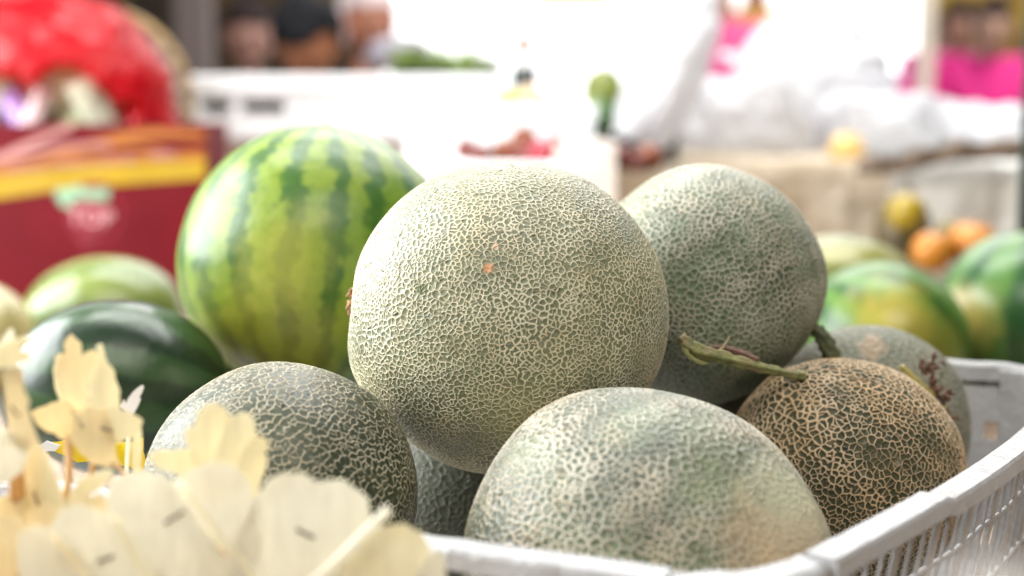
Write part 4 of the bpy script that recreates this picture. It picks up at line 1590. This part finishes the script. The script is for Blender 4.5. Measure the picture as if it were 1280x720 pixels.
# --- fruit: small lathed bodies with stalk dimple
def small_fruit(name, px, py, Y, rpx, mat, label, cat, group, squash=1.0, taper=0.0, axis=(0.1, -0.2, 1), rest=None, stalk=True):
    r = pxm(rpx, Y)
    bm = fruit_bm(r, r * squash, taper=taper, lumps=0.035, dimple=r * 0.12, seed=int(px) % 97, nu=36, nv=24)
    loc = at(px, py, Y)
    if rest is not None:
        loc.z = rest + r * min(1, squash) * 0.97
    o = place_fruit(name, bm, loc, axis)
    o.data.materials.append(mat)
    tag(o, label, cat, group)
    if stalk:
        bm = bmesh.new()
        tube(bm, [(0, 0, r * squash * 0.84), (r * 0.05, 0, r * squash * 1.0), (r * 0.16, 0, r * squash * 1.14)], [r * 0.07, r * 0.05, r * 0.06], 8)
        mesh_obj("stalk", bm, M_dry, o, True)
    return o


M_apple = stripe_material("red_apple_skin", 1, 12, (0.20, 0.022, 0.015), (0.20, 0.045, 0.015), (0.09, 0.01, 0.01), 0.6, (), 0.25, 0.1, 0.8)
M_apple2 = stripe_material("orange_red_skin", 2, 12, (0.30, 0.06, 0.015), (0.26, 0.08, 0.015), (0.14, 0.02, 0.01), 0.6, (), 0.25, 0.1, 0.8)
M_pinkf = stripe_material("rose_pink_skin", 3, 12, (0.42, 0.03, 0.055), (0.38, 0.05, 0.06), (0.25, 0.015, 0.03), 0.6, (), 0.25, 0.1, 0.8)
RG = "red fruit on the white box"
for (x, y, Y, r, mm, lb) in ((583, 187, 2.10, 15, M_apple, "dark red fruit at the end of the white box"), (603, 193, 2.05, 13, M_apple, "small dark red fruit half hidden in its row"),
                             (630, 190, 2.07, 17, M_apple2, "orange red fruit lying before the raised one"), (655, 174, 2.13, 17, M_apple2, "orange red fruit set highest of the red fruit"),
                             (655, 196, 2.05, 14, M_apple, "dark red fruit under the highest one"), (677, 190, 2.04, 17, M_pinkf, "rose pink fruit at the front of the red fruit"),
                             (694, 180, 2.10, 13, M_apple, "small dark red fruit next to the beige carton")):
    small_fruit("red_fruit", x, y, Y, r, mm, lb, "fruit", RG)
for (x, y, Y, r, mm, lb) in ((776, 196, 2.10, 16, M_apple, "dark red fruit below the leaning white bag"), (812, 196, 2.08, 17, M_apple2, "orange red fruit below the leaning white bag"), (795, 204, 2.04, 12, M_apple, "small brown red fruit between the two below the bag")):
    small_fruit("red_fruit", x, y, Y, r, mm, lb, "fruit", "red fruit below the leaning bag")
a = at(830, 205, 2.02)
b = at(762, 300, 2.02)
carton("cardboard_box", (b.x, 2.02, TZ), (a.x, 2.2, a.z - 0.012), M_card, "brown carton with red fruit below the leaning white bag", flaps=False)

M_lime = plain("yellow_green_skin", (0.42, 0.44, 0.06), 0.3, 0.15, 30)
M_amber = plain("amber_skin", (0.62, 0.33, 0.05), 0.35, 0.15, 30)
M_peach = plain("peach_skin", (0.68, 0.50, 0.33), 0.4, 0.12, 30)
small_fruit("lime", 634, 119, 2.40, 13, M_lime, "yellow green fruit beside the bottle", "fruit", "fruit on the lower styrofoam box", 0.8, rest=fb_top)
small_fruit("lime", 650, 122, 2.36, 8, M_lime, "small yellow green fruit before the bottle", "fruit", "fruit on the lower styrofoam box", 0.9, rest=fb_top)
small_fruit("mango", 663, 114, 2.40, 14, M_peach, "peach coloured fruit next to the bottle", "fruit", "fruit on the lower styrofoam box", 0.9, rest=fb_top)
small_fruit("mango", 680, 121, 2.37, 9, M_amber, "small amber fruit at the end of the row with the bottle", "fruit", "fruit on the lower styrofoam box", 0.8, rest=fb_top)
# bottle
bt = empty("sauce_bottle", (at(655, 120, 2.47).x, 2.47, fb_top))
bt["label"] = ""
tag(bt, "slim bottle with dark label and red brown cap among the fruit", "bottle")
hz = at(650, 45, 2.47).z - fb_top


def lathe(prof, mat, name, root, seg=24):
    bm = bmesh.new()
    rows = []
    for r, z in prof:
        rows.append([bm.verts.new((r * math.cos(2 * math.pi * k / seg), r * math.sin(2 * math.pi * k / seg), z)) for k in range(seg)])
    for i in range(len(rows) - 1):
        for k in range(seg):
            bm.faces.new((rows[i][k], rows[i][(k + 1) % seg], rows[i + 1][(k + 1) % seg], rows[i + 1][k]))
    bm.faces.new(rows[0][::-1])
    bm.faces.new(rows[-1])
    return mesh_obj(name, bm, mat, root, True)


lathe([(0.02, 0), (0.023, 0.004), (0.023, hz * 0.5), (0.018, hz * 0.6), (0.008, hz * 0.72), (0.007, hz * 0.84)], plain("clear_sauce", (0.72, 0.72, 0.68), 0.1), "body", bt)
lathe([(0.0236, hz * 0.24), (0.0236, hz * 0.48), (0.021, hz * 0.56), (0.0205, hz * 0.56)], plain("dark_bottle_label", (0.03, 0.04, 0.04), 0.5), "bottle_label", bt)
lathe([(0.012, hz * 0.78), (0.0135, hz * 0.81), (0.0135, hz * 0.97), (0.010, hz)], plain("red_brown_cap", (0.32, 0.10, 0.05), 0.4), "cap", bt)

# green mangoes by the leaning bag
M_gm = plain("green_mango_skin", (0.16, 0.19, 0.03), 0.3, 0.3, 25)
M_gm2 = plain("deep_green_skin", (0.07, 0.15, 0.05), 0.3, 0.3, 25)
bx0, bx1 = at(736, 170, 2.28), at(800, 170, 2.28)
carton("cardboard_box", (bx0.x + 0.012, 2.27, TZ), (bx1.x + 0.06, 2.5, bx0.z), plain("dark_crate_wood", (0.06, 0.06, 0.05), 0.7), "dark low box under the green mangoes", flaps=False)
small_fruit("mango", 754, 114, 2.36, 25, M_gm, "olive green mango on top of the deep green ones", "mango", "green mangoes by the leaning bag", 1.2)
small_fruit("mango", 748, 148, 2.34, 23, M_gm2, "deep green mango under the olive one", "mango", "green mangoes by the leaning bag", 1.15)
small_fruit("mango", 772, 138, 2.40, 17, M_gm, "olive yellow mango at the side of the deep green one", "mango", "green mangoes by the leaning bag", 1.1)

# --- white plastic bags
M_bag = film("white_bag_film", (0.80, 0.80, 0.82), 0.12, 0.42, 0.3, 0.012, 16.0)


def bag_blob(px, py, Y, rx, ry, rd, label, seed, knot=True, lean=(0, 0, 0), mat=None, group="white plastic bags on the far boxes"):
    bm = bmesh.new()
    bmesh.ops.create_icosphere(bm, subdivisions=5, radius=1.0)
    X, Z = pxm(rx, Y), pxm(ry, Y)
    for v in bm.verts:
        d = v.co.normalized()
        k = 1.0
        k += 0.16 * noise.noise(d * 2.1 + Vector((seed, 0, 0)))
        k += 0.10 * (1 - abs(noise.noise(d * 3.7 + Vector((0, seed, 0)))) * 2)
        k += 0.05 * (1 - abs(noise.noise(d * 8.0 + Vector((0, 0, seed)))) * 2)
        z = d.z
        if z < -0.55:
            z = -0.55 + (z + 0.55) * 0.25
        if knot and d.z > 0.72:
            s = (d.z - 0.72) / 0.28
            k *= 1 - 0.55 * s
            z += 0.25 * s * s
        v.co = Vector((d.x * X * k, d.y * rd * k, z * Z * k))
    o = mesh_obj("plastic_bag", bm, mat or M_bag, None, True)
    o.location = at(px, py, Y)
    o.rotation_euler = lean
    tag(o, label, "bag", group)
    if knot:
        bm = bmesh.new()
        for q in range(2):
            sgn = 1 if q else -1
            tube(bm, smooth_path([(0, 0, Z * 0.95), (sgn * X * 0.12, 0, Z * 1.15), (sgn * X * 0.3, 0.01, Z * 1.22)], 4), [X * 0.05] * 4 + [X * 0.08] * 5, 8)
        mesh_obj("handle", bm, mat or M_bag, o, True)
    return o


bag_blob(832, 100, 2.22, 40, 116, 0.06, "tall white plastic bag leaning over the red fruit", 1.0, False, (0, R(24), 0))
bag_blob(820, 134, 2.32, 34, 60, 0.05, "small white plastic bag beside the green mangoes", 5.0, True)
bag_blob(925, 160, 2.50, 78, 74, 0.12, "white plastic bag at the near end of the row on the burlap", 2.0, True)
bag_blob(1010, 130, 2.70, 92, 105, 0.14, "largest white plastic bag in the middle of the row", 3.0, False)
bag_blob(1105, 156, 2.48, 66, 50, 0.11, "round white plastic bag behind the yellow fruit", 4.0, True)
bag_blob(1180, 166, 2.52, 66, 38, 0.11, "lumpy white plastic bag below the pink shirts", 6.0, False)
bag_blob(1256, 168, 2.44, 52, 34, 0.10, "white plastic bag at the end of the row by the teal post", 7.0, False)
small_fruit("mango", 1058, 186, 2.32, 22, plain("golden_skin", (0.72, 0.47, 0.16), 0.4, 0.15, 30), "golden yellow fruit among the white bags", "mango", "yellow fruit at the white bags", 0.9)

# --- burlap covered boxes under the bags
M_burlap = NT("burlap_cloth")
p = M_burlap.obj()
wv = M_burlap.n("ShaderNodeTexWave", wave_type='BANDS', bands_direction='Z')
wv.inputs["Scale"].default_value = 160
c = M_burlap.mix(M_burlap.ramp(M_burlap.noise(p, 9.0, 5.0, 0.65), 0.32, 0.68), (0.40, 0.32, 0.22), (0.60, 0.52, 0.42))
c = M_burlap.mix(M_burlap.math('MULTIPLY', wv.outputs["Fac"], 0.2), c, (0.3, 0.22, 0.14))
M_burlap.set(color=c, rough=0.9, normal=M_burlap.bump(M_burlap.noise(p, 22.0, 4.0), 0.01))


def draped_box(name, x0, x1, y0, y1, z0, z1, mat, label, cat, amp=0.012, seed=0.0):
    bm = bmesh.new()
    nx, nz = 48, 20
    prof = []
    H = z1 - z0
    for k in range(nz + 1):
        prof.append((y0, z0 + H * k / nz))
    for k in range(1, 9):
        prof.append((y0 + (y1 - y0) * k / 8, z1))
    g = []
    for i in range(nx + 1):
        x = x0 + (x1 - x0) * i / nx
        row = []
        for q, (y, z) in enumerate(prof):
            f = noise.noise(Vector((x * 14, z * 4 + y * 5, seed))) * amp + noise.noise(Vector((x * 40, z * 12, seed + 3))) * amp * 0.3
            rnd_ = 0.012 if nz - 2 < q < nz + 2 else 0
            row.append(bm.verts.new((x, y - f + (0.004 if rnd_ else 0), z + (f * 0.7 if q > 2 else 0) - rnd_ * 0.4)))
        g.append(row)
    for i in range(nx):
        for k in range(len(prof) - 1):
            bm.faces.new((g[i][k], g[i + 1][k], g[i + 1][k + 1], g[i][k + 1]))
    o = mesh_obj(name, bm, mat, None, True)
    o.modifiers.new("thickness", 'SOLIDIFY').thickness = 0.004
    return tag(o, label, cat)


a, b = at(828, 198, 2.2), at(1118, 198, 2.2)
draped_box("burlap_sack", a.x, b.x, 2.2, 2.9, TZ, a.z, M_burlap.m, "brown burlap sacking hung over boxes under the white bags", "sack")
a, b = at(1112, 206, 2.16), at(1345, 206, 2.16)
M_sackw = plain("woven_white_sack", (0.60, 0.59, 0.55), 0.6, 0.15, 8.0, 0.01, 14.0)
draped_box("woven_sack", b.x - (b.x - a.x), b.x, 2.14, 2.9, TZ, a.z + 0.006, M_sackw, "grey white woven sacking beside the burlap under the bags", "sack", 0.012, 5.0)
# dark brown cloth along its upper edge
M_dcloth = plain("dark_brown_cloth", (0.10, 0.065, 0.04), 0.85, 0.3, 10.0, 0.004, 40.0)
bm = bmesh.new()
rows = []
edge = curve_pts([(1070, 205), (1110, 200), (1150, 190), (1190, 182), (1230, 180), (1290, 178)], 6)
for i, (x, y) in enumerate(edge):
    hgt = 6 + 9 * min(1, i / 10)
    rows.append([bm.verts.new(at(x, y + (hgt + 8) * k / 4 - 2, 2.12 + 0.006 * math.sin(i * 0.8 + k) - 0.004 * k)) for k in range(5)] )
for i in range(len(rows) - 1):
    for k in range(4):
        bm.faces.new((rows[i][k], rows[i + 1][k], rows[i + 1][k + 1], rows[i][k + 1]))
o = mesh_obj("brown_cloth", bm, M_dcloth, None, True)
o.modifiers.new("thickness", 'SOLIDIFY').thickness = 0.006
tag(o, "folded dark brown cloth on the edge of the grey white sacking", "cloth")

# --- oranges and the yellow fruit before them
a, b = at(1128, 322, 1.74), at(1262, 322, 1.74)
carton("cardboard_box", (a.x, 1.70, TZ), (b.x, 1.96, a.z - 0.03), plain("grey_brown_cardboard", (0.42, 0.36, 0.28), 0.85), "low grey brown carton holding the oranges", flaps=False)
M_or = NT("orange_peel")
p = M_or.obj()
c = M_or.mix(M_or.ramp(M_or.noise(p, 30.0, 3.0), 0.35, 0.65), (0.52, 0.19, 0.014), (0.42, 0.16, 0.014))
M_or.set(color=c, rough=0.35, normal=M_or.bump(M_or.noise(p, 350.0, 2.0), 0.001))
small_fruit("orange", 1166, 315, 1.78, 27, M_or.m, "orange at the near corner of the low carton", "orange", "oranges in the low carton", 0.95)
small_fruit("orange", 1216, 307, 1.80, 32, M_or.m, "largest orange beside the large striped watermelon", "orange", "oranges in the low carton", 0.95)
small_fruit("orange", 1190, 292, 1.86, 20, plain("dark_green_orange", (0.16, 0.12, 0.02), 0.4, 0.3, 40), "greenish brown unripe orange behind the two bright ones", "orange", "oranges in the low carton", 0.95)
small_fruit("papaya", 1128, 292, 1.98, 34, plain("dark_papaya_skin", (0.10, 0.075, 0.03), 0.5, 0.4, 20), "dark brown green papaya standing under the yellow fruit", "papaya", "papaya and yellow fruit", 1.5, 0.1, axis=(0.05, 0.1, 1), stalk=False)
small_fruit("yellow_fruit", 1133, 265, 1.93, 24, plain("mustard_skin", (0.34, 0.24, 0.014), 0.3, 0.2, 20), "mustard yellow fruit on top of the dark papaya", "fruit", "papaya and yellow fruit", 1.0)

# ================================================================== GREENS AND PEOPLE FAR BEHIND
M_leafg = plain("vegetable_leaf", (0.16, 0.24, 0.04), 0.5, 0.45, 6.0)
bm = bmesh.new()
rnd = random.Random(21)
for k in range(420):
    u = rnd.random()
    x = 500 + 112 * u
    top = 66 + 16 * u
    base = at(x, rnd.uniform(top, 98), 3.4 + rnd.uniform(-0.1, 0.15))
    d = Vector((rnd.gauss(0, 1), rnd.gauss(0, 0.6), rnd.gauss(0, 0.4))).normalized() * rnd.uniform(0.03, 0.07)
    n = d.cross(Vector((rnd.gauss(0, 1), rnd.gauss(0, 1), 1))).normalized() * 0.012
    vs = [bm.verts.new(base), bm.verts.new(base + d * 0.5 + n), bm.verts.new(base + d), bm.verts.new(base + d * 0.5 - n)]
    bm.faces.new(vs)
o = mesh_obj("vegetable_leaves", bm, M_leafg)
o["kind"] = "stuff"
o["label"] = "heap of leafy greens beyond the styrofoam box"
# table that carries the greens
gt = empty("vegetable_table", (at(540, 96, 3.4).x, 3.45, 0))
tag(gt, "low wooden table under the heap of leafy greens", "table")
z = at(540, 98, 3.4).z
bm = bmesh.new()
box(bm, (-0.30, -0.2, z - 0.03), (0.16, 0.25, z), 0.004)
mesh_obj("tabletop", bm, M_wood.m, gt)
for sx in (-0.27, 0.13):
    for sy in (-0.17, 0.22):
        bm = bmesh.new()
        box(bm, (sx - 0.02, sy - 0.02, 0), (sx + 0.02, sy + 0.02, z - 0.032))
        mesh_obj("leg", bm, M_wood.m, gt)
bag_blob(500, 72, 3.7, 40, 24, 0.08, "slumped grey lilac sack beside the leafy greens", 9.0, False, mat=plain("lilac_sack", (0.36, 0.34, 0.40), 0.7), group="sacks beyond the boxes")

def skin_mesh(verts, edges, radii, root_i=0, levels=1):
    me = bpy.data.meshes.new("tmp")
    me.from_pydata(verts, edges, [])
    o = bpy.data.objects.new("tmp", me)
    C.objects.link(o)
    md = o.modifiers.new("skin", 'SKIN')
    for i, r in enumerate(radii):
        me.skin_vertices[0].data[i].radius = (r, r) if not isinstance(r, tuple) else r
    me.skin_vertices[0].data[root_i].use_root = True
    sb = o.modifiers.new("sub", 'SUBSURF')
    sb.levels = levels
    sb.render_levels = levels
    dg = bpy.context.evaluated_depsgraph_get()
    ev = o.evaluated_get(dg)
    bm = bmesh.new()
    bm.from_mesh(ev.to_mesh())
    ev.to_mesh_clear()
    bpy.data.objects.remove(o)
    bpy.data.meshes.remove(me)
    return bm


def ellipsoid(bm, c, r, rot=None, sub=3):
    g = bmesh.ops.create_icosphere(bm, subdivisions=sub, radius=1.0)
    M = Matrix.Translation(c) @ (rot or Matrix.Identity(4)) @ Matrix.Diagonal((*r, 1))
    bmesh.ops.transform(bm, matrix=M, verts=g['verts'])


def person(px, py, Y, label, skin_c, shirt_c, hair_c, nod=0.0, turn=0.0, cover=None, group=None, hunch=0.0):
    """A seated or standing figure whose head centre falls on the photo pixel."""
    hc = at(px, py, Y)
    root = empty("person", (hc.x, Y, 0))
    root.rotation_euler = (0, 0, turn)
    tag(root, label, "person", group)
    Hz = hc.z
    pz = Hz - 0.70 + hunch
    seated = Hz < 1.42
    tw = 0.0
    neck = Vector((0, 0.0, pz + 0.50))
    V = [(0, 0.02, pz), (0, 0.03, pz + 0.17), (0, 0.02, pz + 0.36), (0, 0.01, pz + 0.47), (0, -0.01 - hunch * 0.5, pz + 0.57 - hunch * 0.6), (0, -0.02 - hunch, pz + 0.63 - hunch)]
    E = [(0, 1), (1, 2), (2, 3), (3, 4), (4, 5)]
    Rr = [0.13, 0.115, 0.125, 0.07, 0.05, 0.05]
    for s in (-1, 1):
        b0 = len(V)
        V += [(s * 0.17, 0.02, pz + 0.44), (s * 0.235, 0.02, pz + 0.17), (s * 0.19, -0.19, pz + 0.08), (s * 0.165, -0.27, pz + 0.075)]
        E += [(2, b0), (b0, b0 + 1), (b0 + 1, b0 + 2), (b0 + 2, b0 + 3)]
        Rr += [0.058, 0.042, 0.028, 0.034]
        for f in range(4):
            b1 = len(V)
            V.append((s * (0.145 + 0.016 * f), -0.33 - 0.01 * (f in (1, 2)), pz + 0.07))
            V.append((s * (0.145 + 0.016 * f), -0.36 - 0.012 * (f in (1, 2)), pz + 0.055))
            E += [(b0 + 3, b1), (b1, b1 + 1)]
            Rr += [0.0105, 0.009]
        b1 = len(V)
        V += [(s * 0.125, -0.285, pz + 0.07)]
        E += [(b0 + 2, b1)]
        Rr += [0.010]
        if seated:
            b0 = len(V)
            V += [(s * 0.10, 0.0, pz - 0.03), (s * 0.13, -0.40, pz - 0.02), (s * 0.13, -0.36, 0.08), (s * 0.13, -0.46, 0.035)]
            E += [(0, b0), (b0, b0 + 1), (b0 + 1, b0 + 2), (b0 + 2, b0 + 3)]
            Rr += [0.085, 0.06, 0.04, 0.035]
    bm = skin_mesh(V, E, Rr)
    if not seated:                                   # legs grown apart from the trunk and fused with it below
        for sgn in (-1, 1):
            lb = skin_mesh([(sgn * 0.07, 0.02, pz), (sgn * 0.10, 0.02, pz - 0.15), (sgn * 0.115, -0.01, pz * 0.5), (sgn * 0.12, 0.03, 0.09), (sgn * 0.12, -0.10, 0.04)],
                           [(0, 1), (1, 2), (2, 3), (3, 4)], [0.09, 0.085, 0.058, 0.042, 0.036])
            tmp = bpy.data.meshes.new("tmp_leg")
            lb.to_mesh(tmp)
            lb.free()
            bm.from_mesh(tmp)
            bpy.data.meshes.remove(tmp)
    hr = Matrix.Translation((0, -0.02 - hunch, pz + 0.60 - hunch)) @ Matrix.Rotation(nod, 4, 'X') @ Matrix.Translation((0, 0, 0.10))
    ellipsoid(bm, (0, 0, 0), (0.073, 0.092, 0.112), None)
    hv = [v for v in bm.verts][-642:] if False else None
    # shape the head: it was added last, around the origin
    head = bmesh.new()
    ellipsoid(head, (0, 0.005, 0.012), (0.074, 0.093, 0.105), None, 4)
    for v in head.verts:
        if v.co.z < -0.02:
            k = (-0.02 - v.co.z) / 0.08
            v.co.x *= 1 - 0.30 * k
            v.co.y = v.co.y * (1 - 0.22 * k) - 0.018 * k
        for ex in (-0.031, 0.031):                          # eye sockets
            d = (v.co - Vector((ex, -0.085, 0.008))).length
            if d < 0.024:
                v.co.y += 0.008 * (1 - d / 0.024)
    ellipsoid(head, (0, -0.094, -0.018), (0.013, 0.018, 0.017), None, 2)
    ellipsoid(head, (0, -0.088, 0.0), (0.008, 0.012, 0.026), None, 2)
    ellipsoid(head, (0, -0.083, -0.052), (0.024, 0.010, 0.006), None, 2)
    ellipsoid(head, (0, -0.082, -0.062), (0.021, 0.010, 0.006), None, 2)
    for s in (-1, 1):
        ellipsoid(head, (s * 0.076, 0.012, -0.005), (0.010, 0.020, 0.030), None, 2)
    bmesh.ops.transform(head, matrix=hr, verts=head.verts)
    tmp = bpy.data.meshes.new("tmp_head")
    head.to_mesh(tmp)
    head.free()
    # drop the unshaped ball
    bm.verts.ensure_lookup_table()
    bmesh.ops.delete(bm, geom=bm.verts[-162:] if False else [v for v in bm.verts if v.co.length < 0.13 and abs(v.co.x) < 0.0735], context='VERTS')
    bm.from_mesh(tmp)
    bpy.data.meshes.remove(tmp)
    body = mesh_obj("body", bm, plain("skin", tuple(0.75 * q for q in skin_c), 0.5, 0.06), root, True)
    rm = body.modifiers.new("one_surface", 'REMESH')
    rm.mode = 'VOXEL'
    rm.voxel_size = 0.007
    rm.use_smooth_shade = True
    sm = body.modifiers.new("relax", 'SMOOTH')
    sm.iterations = 3
    for s in (-1, 1):
        e = bmesh.new()
        ellipsoid(e, hr @ Vector((s * 0.031, -0.078, 0.008)), (0.012, 0.009, 0.008), None, 2)
        mesh_obj("eye", e, plain("eye_dark", (0.02, 0.015, 0.012), 0.2), root, True)
    # hair: a cap over crown and nape
    hb = bmesh.new()
    ellipsoid(hb, (0, 0.012, 0.020), (0.086, 0.104, 0.114), None, 4)
    bmesh.ops.delete(hb, geom=[v for v in hb.verts if (v.co.y < -0.01 and v.co.z < 0.055 - 0.25 * v.co.y * 0) or v.co.z < -0.055], context='VERTS')
    for v in hb.verts:
        v.co += v.co.normalized() * (0.016 * noise.noise(v.co * 22) + 0.008 * noise.noise(v.co * 60) + 0.005 * noise.noise(v.co * 150))
    bmesh.ops.transform(hb, matrix=hr, verts=hb.verts)
    h = mesh_obj("headscarf" if cover else "hair", hb, plain("hair_colour", cover or hair_c, 0.8, 0.25, 60, spec=0.1), root, True)
    h.modifiers.new("thickness", 'SOLIDIFY').thickness = 0.008
    # shirt and trousers
    sv = [V[0], V[1], V[2], (0, 0.015, pz + 0.475)]
    se = [(0, 1), (1, 2), (2, 3)]
    sr = [0.152, 0.142, 0.150, 0.098]
    b0 = 4
    for s in (-1, 1):
        sv += [(s * 0.175, 0.02, pz + 0.435), (s * 0.235, 0.02, pz + 0.19)]
        se += [(2, b0), (b0, b0 + 1)]
        sr += [0.080, 0.066]
        b0 += 2
    sb = skin_mesh(sv, se, sr, 0, 2)
    for v in sb.verts:
        v.co += Vector((1, 1, 0.3)) * 0.010 * noise.noise(v.co * 14 + Vector((px, 0, 0)))
    mesh_obj("shirt", sb, plain("shirt_cloth", shirt_c, 0.8, 0.1, 12.0), root, True)
    tv = [(0, 0.02, pz - 0.02)]
    te = []
    trr = [0.15]
    for s in (-1, 1):
        k = len(tv)
        if seated:
            tv += [(s * 0.10, 0.0, pz - 0.03), (s * 0.13, -0.40, pz - 0.02), (s * 0.13, -0.36, 0.12)]
        else:
            tv += [(s * 0.11, 0.02, pz - 0.16), (s * 0.12, -0.01, pz * 0.5), (s * 0.12, 0.03, 0.14)]
        te += [(0, k), (k, k + 1), (k + 1, k + 2)]
        trr += [0.10, 0.078, 0.06]
    tb = skin_mesh(tv, te, trr, 0, 1)
    mesh_obj("trousers", tb, plain("trouser_cloth", (0.05, 0.05, 0.07), 0.8), root, True)
    if seated:
        st = empty("stool", (hc.x, Y, 0), turn)
        tag(st, "wooden stool under the " + " ".join(label.split()[:9]), "stool")
        bm = bmesh.new()
        box(bm, (-0.17, -0.13, pz - 0.17), (0.17, 0.2, pz - 0.135), 0.004)
        mesh_obj("seat", bm, M_wood.m, st)
        for sx in (-0.14, 0.14):
            for sy in (-0.10, 0.17):
                bm = bmesh.new()
                box(bm, (sx - 0.018, sy - 0.018, 0), (sx + 0.018, sy + 0.018, pz - 0.172))
                mesh_obj("leg", bm, M_wood.m, st)
    return root


PEOPLE = "people in the market beyond the boxes"
person(400, 50, 3.6, "person with short black hair bowing over the white box", (0.42, 0.17, 0.09), (0.12, 0.11, 0.12), (0.012, 0.012, 0.014), R(38), R(-15), group=PEOPLE)
person(308, 52, 4.6, "person with dark hair in a beige shirt beside the weathered post", (0.50, 0.26, 0.2), (0.50, 0.42, 0.34), (0.03, 0.02, 0.02), R(8), R(20), group=PEOPLE)
person(456, 34, 4.2, "person in a pale headscarf and plum shirt at the edge of the opening", (0.55, 0.22, 0.13), (0.17, 0.05, 0.10), (0.02, 0.02, 0.02), R(6), R(35), cover=(0.70, 0.58, 0.58), group=PEOPLE)
person(1236, 36, 6.4, "person in a bright pink shirt beside the teal post", (0.62, 0.38, 0.28), (0.72, 0.02, 0.24), (0.03, 0.02, 0.02), R(12), R(-10), group=PEOPLE, hunch=0.09)
person(1182, 34, 7.4, "person in a pink shirt half hidden by the white bags", (0.50, 0.28, 0.2), (0.75, 0.08, 0.34), (0.03, 0.02, 0.02), R(14), R(15), group=PEOPLE, hunch=0.08)
person(902, -42, 5.6, "person in a pink top standing in the bright opening", (0.50, 0.22, 0.14), (0.70, 0.10, 0.28), (0.04, 0.02, 0.02), R(5), 0.0, group=PEOPLE)
person(946, -48, 6.3, "person in a mustard yellow top standing in the bright opening", (0.50, 0.22, 0.14), (0.62, 0.36, 0.05), (0.04, 0.02, 0.02), R(5), 0.0, group=PEOPLE)
